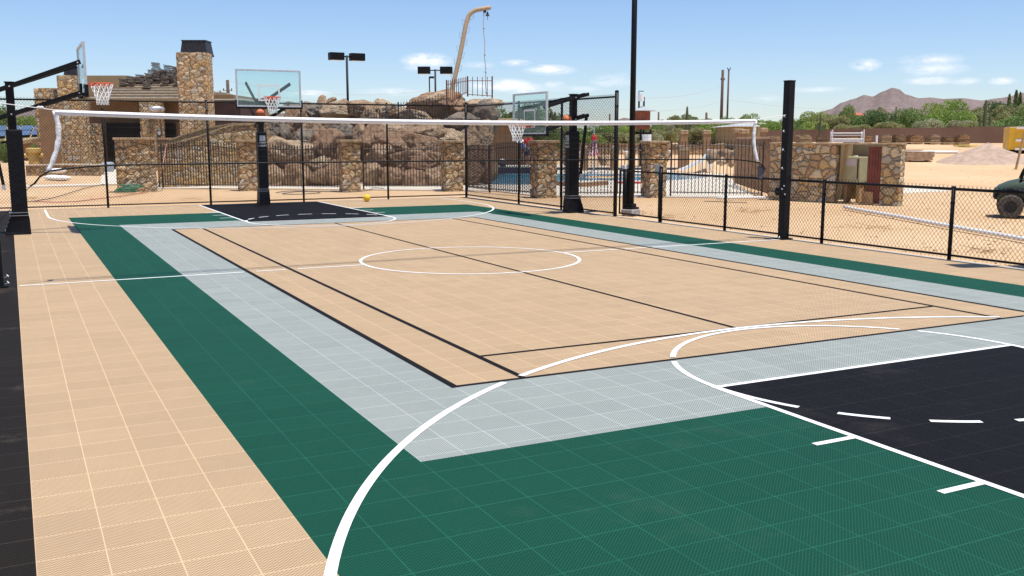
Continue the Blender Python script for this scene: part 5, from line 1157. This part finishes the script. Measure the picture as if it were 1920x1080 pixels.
q.bar((-12*k, -11*k, ZH(250, bz)), (13*k, -11*k, ZH(250, bz)), .08, 6); q.bar((-12*k, 11*k, ZH(250, bz)), (13*k, 11*k, ZH(250, bz)), .08, 6); q.build('stand', m_blk, wt)
q = MB(); x, y = AT(1212, 60); zz = ZH(252, Vector((x, y, 0))); q.lathe([(.25, 0), (.28, zz)], (x, y, 0), 14); tag(q.build('white_barrel', m_whitep), 'tall white drum standing right below the rusty water tower', 'drum')

# small background pieces behind the pool
rr = random.Random(5)
def mush(px_, yt, yb_2, wpx, Z, lab, cw=1.7):
    x, y = AT(px_, Z); b = Vector((x, y, 0)); t = thing('stone_pillar', lab, 'stone pillar', (x, y, 0), -YAW, 'small stone pillars beyond the pool'); kk = Z/F; H2 = ZH(yt, b)
    q = MB(); q.box((0, 0, H2/2), (wpx*kk, wpx*kk, H2)); q.build('shaft', m_stucco, t)
    q = MB(); q.box((0, 0, H2+.12), (wpx*kk*cw, wpx*kk*cw, .3)); q.build('cap', m_cap, t, bevel=.05)
mush(1281, 251, 262, 13, 70, 'square stone pillar with pale cap below the big saguaro', 1.1); mush(1324, 251, 262, 14, 72, 'square stone pillar with pale cap right of the big saguaro', 1.1)
mush(1382, 248, 262, 10, 74, 'wide-capped stone pillar left of the net end, the farther of a pair'); mush(1394, 250, 262, 9, 68, 'wide-capped stone pillar left of the net end, the nearer of a pair'); mush(1430, 247, 262, 8, 70, 'wide-capped stone pillar between the net end and the square net post')
mush(1282, 282, 300, 18, 56, 'squat stone pillar behind the pool slide', 1.05); mush(1095, 282, 300, 14, 58, 'squat stone pillar behind the striped umbrella', 1.05); mush(1150, 282, 300, 12, 58, 'squat stone pillar left of the tall lamp pole', 1.05)
top_wall('garden_wall', 'low brown stone wall behind the pool and the striped umbrella', [(900, 268, 80), (1060, 268, 80), (1215, 270, 80), (1330, 272, 80), (1360, 268, 80)], m_stone2, m_cap)
# sand berm right of pool
for i, (px_, py_, w_, h_, Z, c) in enumerate(((1338, 290, 22, 16, 50, 't'), (1362, 292, 26, 14, 48, 'b'), (1372, 305, 14, 10, 44, 't'), (1385, 288, 24, 16, 47, 't'), (1352, 303, 16, 10, 46, 'l'), (1250, 290, 14, 16, 56, 'b'), (1072, 290, 16, 14, 57, 'l'), (1060, 300, 14, 10, 55, 'l'), (1130, 298, 16, 12, 55, 't'))):
    p = PT(px_, py_, Z); kk = Z/F; me = rock_mesh(w_*kk*.6, w_*kk*.5, h_*kk*.9, 500+i, 3); me.materials.append(RM[c]); o = bpy.data.objects.new('boulder', me); C.objects.link(o); o.location = (p.x, p.y, max(p.z, .1))
    tag(o, f'{CN[c]} boulder behind the pool, '+('left of the bunched fence pickets', 'below the bright sand berm', 'small one low beside the deck edge', 'highest one by the bunched fence pickets', 'small pale one on the berm', 'left of the pool slide', 'left of the striped umbrella', 'low one left of the umbrella foot', 'right of the umbrella foot')[i], 'boulder', 'boulders behind the pool')
q = MB()
for (px_, Z, R__, H__) in ((1350, 56, 3.2, .9), (1390, 60, 3.4, 1.2), (1300, 62, 3.5, .8)):
    x, y = AT(px_, Z); n = 24; o_ = len(q.v); q.v.append((x, y, H__))
    for kx in range(1, 7):
        for i in range(n): a_ = 2*pi*i/n; u = kx/6; q.v.append((x+R__*u*cos(a_), y+R__*u*sin(a_), H__*cos(u*pi/2)**1.3-.1*u+.05*noise.noise(Vector((x+R__*u*cos(a_), y+R__*u*sin(a_), 0)))))
    q.f += [(o_, o_+1+i, o_+1+(i+1) % n) for i in range(n)]+[(o_+1+(kx-1)*n+i, o_+1+kx*n+i, o_+1+kx*n+(i+1) % n, o_+1+(kx-1)*n+(i+1) % n) for kx in range(1, 6) for i in range(n)]
struct(q, 'terrain', m_sand, smooth=True)
def lounge(px_, py_, lab, ang):
    b = G(px_, py_); t = thing('lounge_chair', lab, 'lounge chair', (b.x, b.y, .01), ang, 'white lounge chairs by the pool')
    q = MB(); q.box((0, 0, .36), (1.2, .6, .06)); q.build('seat', m_whitep, t)
    q = MB(); q.box((-.85, 0, .62), (.75, .6, .05), M=Matrix.Rotation(.85, 3, 'Y')); q.build('backrest', m_whitep, t)
    for x in (-.5, .5):
        for y in (-.25, .25): q = MB(); q.bar((x, y, 0), (x, y, .34), .025, 6); q.build('leg', m_whitep, t)
lounge(1266, 303, 'white lounge chair just right of the stone gate pillar', .3); lounge(1085, 306, 'white lounge chair left of the striped umbrella foot', 1.2); lounge(1185, 306, 'white lounge chair behind the tall lamp pole', .6)
q = MB(); x, y = AT(1378, 60); q.box((0, 0, 0), (1, 1, 1)); me = None

# ------------------------------------------------------------ neighbour's house and greenery at left
nh = thing('neighbour_house', 'low neighbour house with solar panels on its roof, behind the left hoop pole', 'house', (0, 0, 0))
Zn = 85; wallbox('wall', m_stucco, -40, 78, 262, 312, Zn, 10, nh, z0=-.2)
a_ = PT(-60, 264, Zn-1.2); b_ = PT(40, 264, Zn-1.2); c_ = PT(80, 257, Zn+.5); d_ = PT(90, 238, Zn+6); e_ = PT(-60, 238, Zn+6)
q = MB(); q.add([a_, b_, c_, d_, e_]+[p-Vector((0, 0, .3)) for p in (a_, b_, c_, d_, e_)], [(0, 1, 2, 3, 4), (9, 8, 7, 6, 5), (0, 5, 6, 1), (1, 6, 7, 2), (2, 7, 8, 3), (3, 8, 9, 4), (4, 9, 5, 0)]); rf3 = q.build('roof', m_stucco2, nh)
q = MB(); up_ = Vector((0, 0, .08))
for i in range(6):
    for j in range(2):
        u0, u1 = (i+.06)/6, (i+.94)/6; v0, v1 = (j+.05)/2*.92, (j+.95)/2*.92
        def bl_(u, v): return (a_*(1-u)+c_*u)*(1-v)+(e_*(1-u)+d_*u)*v+up_+Vector((0, 0, .15))
        q.add([bl_(u0, v0), bl_(u1, v0), bl_(u1, v1), bl_(u0, v1)], [(0, 1, 2, 3)])
q.build('solar_panels', mat('solar_blue', (.10, .15, .24), .25, .2, 1), rf3)

# ------------------------------------------------------------ trees
def leaf_mat(name, c):
    m = mat(name, c, .7, spec=.2); q = NT(m); oi = q.new('ShaderNodeObjectInfo'); g_ = q.new('ShaderNodeNewGeometry')
    nn_ = q.new('ShaderNodeTexNoise'); nn_.inputs['Scale'].default_value = .9; nn_.inputs['Detail'].default_value = 3; q.link(g_.outputs['Position'], nn_.inputs['Vector'])
    hs_ = q.new('ShaderNodeHueSaturation'); hs_.inputs['Color'].default_value = (*c, 1)
    q.link(q.m('ADD', .485, q.m('MULTIPLY', oi.outputs['Random'], .03)), hs_.inputs['Hue'])
    q.link(q.m('ADD', .45, q.m('ADD', q.m('MULTIPLY', nn_.outputs[0], .8), q.m('MULTIPLY', g_.outputs['Random Per Island'], .5))), hs_.inputs['Value'])
    q.link(hs_.outputs[0], q.b.inputs['Base Color'])
    tr = q.new('ShaderNodeBsdfTranslucent'); q.link(hs_.outputs[0], tr.inputs[0]); ms = q.new('ShaderNodeMixShader'); ms.inputs[0].default_value = .3
    q.link(q.b.outputs[0], ms.inputs[1]); q.link(tr.outputs[0], ms.inputs[2]); q.link(ms.outputs[0], q.n['Material Output'].inputs[0]); return m
LM = {'bright': leaf_mat('leaf_bright_green', (.24, .32, .075)), 'mid': leaf_mat('leaf_mid_green', (.18, .245, .08)), 'olive': leaf_mat('leaf_olive', (.29, .29, .125)), 'dark': leaf_mat('leaf_dark_green', (.12, .17, .06)), 'pale': leaf_mat('leaf_pale_grey_green', (.33, .32, .19))}
def crown_mesh(seed, n, sz, wide):
    rnd = random.Random(seed); lobes = []
    for i in range(11):
        a = rnd.uniform(0, 2*pi); rr_ = rnd.uniform(0, .62); lobes.append((rr_*cos(a), rr_*sin(a), rnd.uniform(.22, .74), rnd.uniform(.22, .38)))
    q = MB()
    for i in range(n):
        lx, ly, lz, lr = lobes[rnd.randrange(len(lobes))]
        v = Vector((rnd.gauss(0, 1), rnd.gauss(0, 1), rnd.gauss(0, 1))).normalized()*lr*rnd.uniform(.55, 1.08)**.6
        c = Vector((lx, ly, lz))+Vector((v.x, v.y, v.z*.8))
        if c.z < .03: c.z = rnd.uniform(.03, .2)
        d1 = Vector((rnd.gauss(0, 1), rnd.gauss(0, 1), rnd.gauss(0, .7))).normalized(); d2 = d1.cross(Vector((rnd.gauss(0, 1), rnd.gauss(0, 1), rnd.gauss(0, 1)))).normalized(); s = sz*rnd.uniform(.5, 1.4)
        q.add([c-d1*s, c+d2*s*.45, c+d1*s, c-d2*s*.45], [(0, 1, 2, 3)])
    me = bpy.data.meshes.new('crown'); me.from_pydata(q.v, [], q.f); return me
def trunk_mesh(seed):
    rnd = random.Random(seed); q = MB()
    for k in range(4):
        a = rnd.uniform(0, 2*pi); p0 = Vector((0, 0, -.02)); p1 = Vector((.08*cos(a), .08*sin(a), .2)); p2 = Vector((.28*cos(a), .28*sin(a), .5)); p3 = Vector((.4*cos(a+.4), .4*sin(a+.4), .72)); q.tube([p0, p1, p2, p3], [.03, .022, .014, .005], 5)
    me = bpy.data.meshes.new('trunk'); me.from_pydata(q.v, [], q.f); me.materials.append(m_pole); return me
CM = {}
for kname in LM:
    CM[kname] = []
    for s in range(3):
        me = crown_mesh(s*17+len(kname)*5, 12000, .031, 1); me.materials.append(LM[kname]); CM[kname].append(me)
TM = [trunk_mesh(s) for s in range(3)]
KD = {'bright': 'bright green desert tree', 'mid': 'mid green desert tree', 'olive': 'olive green desert tree', 'dark': 'dark green desert tree', 'pale': 'pale grey-green desert shrub'}
LMK = [(-20, 'the left frame edge'), (45, 'the solar panel roof'), (413, 'the big chimney'), (945, 'the right end of the boulder mound'), (965, 'the lowered backboard, left part'), (985, 'the lowered backboard, middle'), (1005, 'the lowered backboard, right part'), (1040, 'the saguaro stump'), (1073, 'the lowered hoop post'), (1113, 'the striped umbrella'), (1157, 'the tall fence end post'),
 (1184, 'the tall lamp pole'), (1204, 'the rusty water tower'), (1233, 'the gate stone pillar'), (1286, 'the big saguaro'), (1324, 'the square pillar right of the saguaro'), (1352, 'the twin utility poles'), (1394, 'the paired wide-capped pillars'), (1418, 'the volleyball net end'), (1445, 'the golden slab pile'), (1476, 'the square net post'), (1535, 'the small saguaro'), (1588, 'the bunk frame'), (1607, 'the red tile roof'), (1632, 'the red door panel'),
 (1655, 'the first tall pallet'), (1680, 'the enclosure corner pallet'), (1712, 'the largest pallet'), (1747, 'the orange-brown pallet'), (1773, 'the low orange pallet'), (1800, 'the rightmost pallet'), (1841, 'the raised-arm saguaro'), (1860, 'the gravel pile top'), (1880, 'the bin corner'), (1896, 'the cypresses'), (1930, 'the right frame edge')]
USED = set()
def tree_label(px_, ytop, Z, kind):
    near = sorted(LMK, key=lambda l: abs(l[0]-px_))
    dep = 'front-row' if Z < 106 else ('back-row' if Z > 121 else 'middle-row')
    for d_ in (dep, 'tall '+dep, 'low '+dep):
        for l in near[:4]:
            dx_ = px_-l[0]; rel = 'behind' if abs(dx_) < 7 else ('right of' if dx_ > 0 else 'left of'); lb = f'{KD[kind]}, {d_}, {rel} {l[1]}'
            if lb not in USED: USED.add(lb); return lb
    return lb
def tree(px_, ytop, wpx, Z, kind, place, grp, ybase=None, nm='desert_tree'):
    x, y = AT(px_, Z); b = Vector((x, y, 0)); gz_ = hgt(x, y) if ybase is None else 0.; H_ = ZH(ytop, b)-gz_; wd = wpx/F*Z
    t = thing(nm, tree_label(px_, ytop, Z, kind) if grp else f'{KD[kind]} {place}', 'tree', (x, y, gz_-.05), random.uniform(0, 6.28), 'desert trees along the horizon')
    for me, nm2 in ((CM[kind][random.randrange(3)], 'crown'), (TM[random.randrange(3)], 'trunk')):
        o = bpy.data.objects.new(nm2, me); C.objects.link(o); o.parent = t; o.scale = (wd*.8, wd*.8, H_*1.06)
    return t
random.seed(21)
G1 = 'desert trees beyond the block wall'
# right hand tree belt: (px, top row, width px, Z, kind)
TR = [(1500,218,60,128,'bright'),(1535,210,60,124,'bright'),(1575,199,44,135,'mid'),(1560,215,60,118,'olive'),(1605,214,60,120,'mid'),(1632,196,40,150,'pale'),(1650,208,66,118,'dark'),(1690,207,60,120,'mid'),(1665,226,70,112,'olive'),(1720,204,66,122,'mid'),
 (1750,198,64,124,'bright'),(1790,190,70,128,'bright'),(1770,210,80,114,'bright'),(1735,222,60,110,'pale'),(1812,200,60,120,'olive'),(1845,204,70,116,'olive'),(1800,222,70,110,'pale'),(1872,190,60,130,'dark'),(1895,196,80,118,'olive'),(1925,190,80,116,'mid'),(1950,186,90,120,'olive'),
 (1470,220,50,126,'mid'),(1450,224,60,122,'olive'),(1520,228,60,112,'bright'),(1478,232,60,112,'mid'),(1600,232,60,108,'olive'),(1860,222,80,104,'olive'),(1900,218,80,102,'mid')]
POS = lambda x: 'near the square net post' if x < 1520 else ('between the net post and the stone enclosure' if x < 1600 else ('above the enclosure and the first pallets' if x < 1700 else ('above the row of stone pallets' if x < 1810 else 'near the yellow bin')))
for px_, yt, wp, Z, kd in TR: tree(px_, yt, wp, Z, kd, 'beyond the brown block wall, '+POS(px_), G1+' '+POS(px_))
TR2 = [(1385,222,44,112,'olive'),(1402,216,40,118,'bright'),(1430,222,50,112,'bright'),(1355,220,40,116,'mid'),(1330,220,46,112,'olive'),(1300,218,50,108,'olive'),(1268,214,44,112,'olive'),(1245,222,40,110,'pale'),(1285,212,50,118,'mid'),(1345,232,70,98,'bright'),(1390,232,50,100,'bright'),(1225,230,50,104,'mid'),(1300,236,70,96,'olive'),(1245,240,60,92,'olive'),
 (1190,228,50,110,'mid'),(1165,234,50,104,'bright'),(1140,238,60,98,'mid'),(1105,236,60,98,'bright'),(1075,238,60,96,'mid'),(1130,246,70,88,'olive'),(1180,246,60,90,'olive'),(1085,248,70,84,'bright'),(1210,248,60,86,'pale'),
 (1030,212,60,92,'mid'),(1000,198,80,84,'mid'),(965,196,70,82,'dark'),(940,205,60,80,'mid'),(1045,236,60,84,'olive'),(1010,232,70,78,'mid'),(960,232,60,76,'dark')]
POS2 = lambda x: 'behind the glass of the lowered hoop' if x < 1060 else ('behind the tall right fence section' if x < 1160 else ('around the rusty water tower' if x < 1255 else ('around the big saguaro' if x < 1340 else 'behind the right end of the volleyball net')))
for px_, yt, wp, Z, kd in TR2: tree(px_, yt, wp, Z, kd, POS2(px_), 'desert trees '+POS2(px_))
for px_, yt, wp, Z, kd, pl in ((10, 200, 60, 95, 'mid', 'at the left edge behind the neighbour house'), (-20, 196, 60, 97, 'dark', 'beyond the left edge of the photo'), (45, 222, 60, 98, 'bright', 'hedge-like, behind the solar panel roof'), (70, 220, 40, 96, 'bright', 'hedge-like, left of the stone house'), (66, 268, 30, 72, 'mid', 'small one in front of the neighbour house wall'), (10, 262, 30, 78, 'mid', 'small one left of the hoop pole, before the neighbour house'), (413, 168, 22, 100, 'olive', 'just right of the big chimney')):
    tree(px_, yt, wp, Z, kd, pl, None)
for px_, yt, Z, wp in ((1884, 178, 150, 9), (1896, 170, 150, 8), (1904, 174, 150, 9)):
    x, y = AT(px_, Z); b = Vector((x, y, 0)); H_ = ZH(yt, b); t = thing('cypress_tree', 'slim dark cypress, '+{1884: 'shortest and leftmost', 1896: 'tallest', 1904: 'rightmost'}[px_]+' of three above the yellow bin', 'tree', (x, y, 0), 0, 'cypresses above the yellow bin')
    me = bpy.data.meshes.new('crown'); qq = MB(); rn = random.Random(px_)
    for i in range(1200):
        u = rn.random(); r_ = .75*(1-u)**.6*min(1, u*6+.2)*rn.uniform(.5, 1); a_ = rn.uniform(0, 2*pi); c = Vector((r_*cos(a_), r_*sin(a_), u*H_)); d1 = Vector((rn.gauss(0, .5), rn.gauss(0, .5), 1)).normalized()*.3; d2 = Vector((rn.gauss(0, 1), rn.gauss(0, 1), 0)).normalized()*.1
        qq.add([c-d1, c+d2, c+d1, c-d2], [(0, 1, 2, 3)])
    me.from_pydata(qq.v, [], qq.f); me.materials.append(LM['dark']); o = bpy.data.objects.new('crown', me); C.objects.link(o); o.parent = t
    q = MB(); q.bar((0, 0, 0), (0, 0, H_*.8), .12, 6, r2=.04); q.build('trunk', m_pole, t)
# saguaros
def saguaro(px_, ytop, Z, rpx, arms, lab, col=None):
    x, y = AT(px_, Z); b = Vector((x, y, 0)); k = Z/F; zt_ = ZH(ytop, b); t = thing('saguaro', lab, 'cactus', (x, y, 0), -YAW, 'saguaro cacti')
    def rib(pts, r, nm):
        q = MB(); n = 16; P = [Vector(p) for p in pts]; q.tube(P, r, n)
        for i, v in enumerate(q.v): pass
        vs = []
        for i in range(len(P)):
            for j in range(n):
                v = Vector(q.v[i*n+j]); f = 1.0 if j % 2 else .80; vs.append(P[i]+(v-P[i])*f)
        q.v = [tuple(v) for v in vs]; return q.build(nm, m_cact, t, smooth=False)
    R_ = rpx*k*1.35; n = 10
    rib([(0, 0, -.1+(zt_)*i/n) for i in range(n)]+[(0, 0, zt_-.1), (0, 0, zt_)], [R_*.85]+[R_]*(n-2)+[R_*.95, R_*.6, R_*.15], 'trunk')
    for s, y0, dx_, y1 in arms:
        z0 = ZH(y0, b); z1 = ZH(y1, b); D = dx_*k*s; rib([(0, 0, z0), (D*.5, 0, z0-.05), (D*.9, 0, z0+.15), (D, 0, z0+.5), (D, 0, (z0+z1)/2+.2), (D, 0, z1-.15), (D, 0, z1)], [R_*.7, R_*.75, R_*.8, R_*.8, R_*.8, R_*.6, R_*.15], 'arm')
saguaro(1286, 199, 82, 2.0, [(-1, 241, 8, 226), (1, 241, 9, 226), (1, 238, 5, 230)], 'tall saguaro with two low arms behind the net, left of the twin utility poles')
saguaro(1535, 213, 104, 1.6, [(-1, 243, 8, 231), (1, 243, 6, 234), (1, 244, 10, 232), (-1, 240, 4, 234)], 'small saguaro with many arms just right of the square net post')
saguaro(1841, 187, 101, 2.2, [(-1, 238, 9, 215), (1, 238, 10, 210)], 'big saguaro with two raised arms, left of the yellow bin')
saguaro(1040, 209, 78, 2.6, [(-1, 222, 7, 217), (-1, 228, 4, 219)], 'saguaro stump with side arm seen between the lowered hoop and its pole')

# ------------------------------------------------------------ utility poles and wires
def upole(px_, ytop, Z, r, lab, xarm=()):
    x, y = AT(px_, Z); b = Vector((x, y, 0)); H_ = ZH(ytop, b); t = thing('utility_pole', lab, 'utility pole', (x, y, 0), -YAW, 'utility poles on the horizon')
    q = MB(); q.bar((0, 0, 0), (0, 0, H_), r*1.15, 10, r2=r*.85); q.build('shaft', m_pole, t, smooth=True)
    for zz, w_ in xarm: q = MB(); z_ = ZH(zz, b); q.rect((-w_, -.1, z_), (w_, -.1, z_), .06, .06); q.bar((-w_*.9, -.1, z_), (-w_*.9, -.1, z_+.25), .06, 6); q.bar((w_*.9, -.1, z_), (w_*.9, -.1, z_+.25), .06, 6); q.build('crossarm', m_pole, t)
    return Vector((x, y, H_))
U1 = upole(1350, 131, 130, .20, 'left and thicker of the twin utility poles above the net', ((150, .25),))
U2 = upole(1361, 130, 138, .13, 'right and thinner of the twin utility poles above the net', ((130, .2),))
U3 = upole(433, 150, 110, .20, 'reddish utility pole between the big chimney and the far backboard', ((170, .5),))
U4 = upole(1233, 210, 120, .12, 'short thin pole on the horizon right of the water tower'); U5 = upole(1322, 211, 125, .16, 'short pole on the horizon left of the twin utility poles'); U6 = upole(1675, 200, 160, .16, 'short pole on the horizon above the enclosure'); U7 = upole(1142, 214, 110, .1, 'thin pole on the horizon seen through the right fence')
def wire(p, q_, sag, lab):
    q = MB(); q.tube([p+(q_-p)*i/24-Vector((0, 0, sag*4*(i/24)*(1-i/24))) for i in range(25)], .013, 4); tag(q.build('power_line', m_grayc), lab, 'power line')
wire(PT(1361, 186, 138), PT(1692, 201, 160), .8, 'power line running right from the twin poles towards the mountain')
wire(PT(1361, 188, 138), PT(1150, 203, 115), .8, 'power line running left from the twin poles past the water tower'); wire(PT(1350, 162, 130), PT(1190, 182, 120), .6, 'upper faint power line between the water tower and the twin poles')
wire(PT(433, 153, 110), PT(820, 168, 120), 1.0, 'upper power line behind the twin-box lamp post'); wire(PT(433, 170, 110), PT(840, 178, 125), 1.0, 'lower power line behind the boulder mound')
# distant houses
def far_house(px0, px1, yt, ye, Z, mr_, mw_, lab):
    t = thing('distant_house', lab, 'house', (0, 0, 0)); wallbox('wall', mw_, px0+2, px1-2, ye, 262, Z, 8, t, z0=-1)
    a_ = PT(px0, ye, Z-1); b_ = PT(px1, ye, Z-1); c1 = PT(px0+(px1-px0)*.25, yt, Z+4); c2 = PT(px0+(px1-px0)*.75, yt, Z+4)
    q = MB(); P = [a_, b_, b_+nf*10, a_+nf*10, c1, c2]; q.add(P, [(0, 1, 5, 4), (1, 2, 5), (2, 3, 4, 5), (3, 0, 4), (3, 2, 1, 0)]); q.build('roof', mr_, t)
far_house(1592, 1622, 211, 217, 190, mat('terracotta', (.42, .12, .06), .8, .2, 1), m_stucco, 'distant house with a red tile roof among the trees')
far_house(1374, 1426, 231, 237, 86, mat('pale_metal_roof', (.50, .50, .47), .5, .1, 1), m_stucco2, 'distant low building with pale roof behind the right end of the net')
far_house(900, 1000, 222, 232, 70, m_stucco2, m_stucco, 'tan low building behind the right end of the boulder mound')

# ------------------------------------------------------------ mountains
m_mt = rock_mat('mountain_rock', (.21, .155, .14), (.27, .21, .19), (.13, .10, .09)); 
for nd in m_mt.node_tree.nodes:
    if nd.type == 'TEX_NOISE': nd.inputs['Scale'].default_value *= .012
    if nd.type == 'BUMP': nd.inputs['Distance'].default_value = 6
def ridge(name, prof, Z, dep, seed):
    q = MB(); nx = 260; ny = 26; x0, x1 = prof[0][0], prof[-1][0]
    def top_(x):
        for (a_, ya), (b_, yb2) in zip(prof, prof[1:]):
            if a_ <= x <= b_: u = (x-a_)/(b_-a_); u = u*u*(3-2*u)*.5+u*.5; return ya+(yb2-ya)*u
        return prof[-1][1]
    for j in range(ny+1):
        v = j/ny; s = 1-abs(v*2-1)
        for i in range(nx+1):
            px_ = x0+(x1-x0)*i/nx; zp_ = Z-dep+2*dep*v; p = PT(px_, 257, zp_); b = PT(px_, 257, Z); zt_ = ZH(top_(px_), b)
            nz_ = noise.fractal(Vector((p.x*.004+seed, p.y*.004, 0)), 1.0, 2.2, 6); rg = 1-abs(noise.noise(Vector((p.x*.006+seed, p.y*.003, 3))))*1.1
            z = zt_*(s**.85)*(.78+.22*rg if s < .97 else 1)+nz_*.06*zt_*(.25+s)*(1.0 if s < .97 else .35); q.v.append((p.x, p.y, z-2))
    q.f = [(j*(nx+1)+i, j*(nx+1)+i+1, (j+1)*(nx+1)+i+1, (j+1)*(nx+1)+i) for j in range(ny) for i in range(nx)]
    struct(q, name, m_mt, smooth=False)
ridge('mountain', [(1400, 250), (1470, 234), (1515, 216), (1556, 203), (1575, 191), (1598, 184), (1616, 177), (1632, 180), (1650, 170), (1668, 163), (1680, 166), (1694, 176), (1718, 183), (1740, 182), (1765, 185), (1800, 183), (1835, 187), (1870, 182), (1893, 178), (1905, 173), (1930, 170), (1990, 160), (2100, 190)], 2300, 500, 3.3)
ridge('hill', [(1140, 232), (1156, 222), (1170, 218), (1185, 221), (1215, 232)], 1500, 200, 8.1)
ridge('hill', [(-60, 210), (20, 203), (60, 202), (90, 208), (150, 225)], 1200, 200, 1.1)
ridge('hill', [(440, 232), (480, 218), (520, 210), (590, 214), (700, 205), (760, 200), (840, 215), (900, 230)], 1700, 200, 5.1)

# ------------------------------------------------------------ scattered stones and clods on the sand
q = MB(); rr = random.Random(11)
def clod(x, y, s_):
    z = hgt(x, y); n_ = 6; q.v += []
    vs = [(x+s_*cos(2*pi*i/n_)*rr.uniform(.6, 1.1), y+s_*sin(2*pi*i/n_)*rr.uniform(.6, 1.1), z-.01) for i in range(n_)]+[(x+s_*.6*cos(2*pi*i/n_+.3), y+s_*.6*sin(2*pi*i/n_+.3), z+s_*rr.uniform(.35, .8)) for i in range(n_)]
    q.add(vs, [(i, (i+1) % n_, n_+(i+1) % n_, n_+i) for i in range(n_)]+[tuple(range(n_, 2*n_))])
for i in range(2600):
    Z = 14+62*rr.random()**1.5; px_ = rr.uniform(1180, 2000) if rr.random() < .75 else rr.uniform(-40, 900)
    x, y = AT(px_, Z)
    if x < CW+.3 and y < YF+.3: continue
    if px_ < 1440 and 35 < Z < 62: continue
    clod(x, y, rr.choice((.010, .014, .018, .024, .035))*rr.uniform(.7, 1.2))
tag(q.build('loose_gravel', mat('pale_clod', (.48, .32, .19), .95, .3, 2)), 'small stones and clods scattered over the bare sand beyond the fences', 'gravel', kind='stuff')
q = MB()
for cx_, cy_, Zc in ((1500, 468, 0), (1620, 425, 0), (1860, 470, 0), (1240, 405, 0), (1410, 395, 0), (60, 372, 0), (350, 372, 0)):
    c_ = G(cx_, cy_)
    if c_.x < CW+.3 and c_.y < YF+.3: continue
    for k in range(16):
        a_ = rr.uniform(0, 6.28); l_ = rr.uniform(.1, .35); p_ = Vector((c_.x+rr.gauss(0, .3), c_.y+rr.gauss(0, .3), -.02)); q.bar(p_, p_+Vector((l_*cos(a_), l_*sin(a_), rr.uniform(.0, .08))), .005, 4)
tag(q.build('dry_twigs', m_wood), 'dry twigs littering the sand beyond the low fence', 'twigs', kind='stuff')
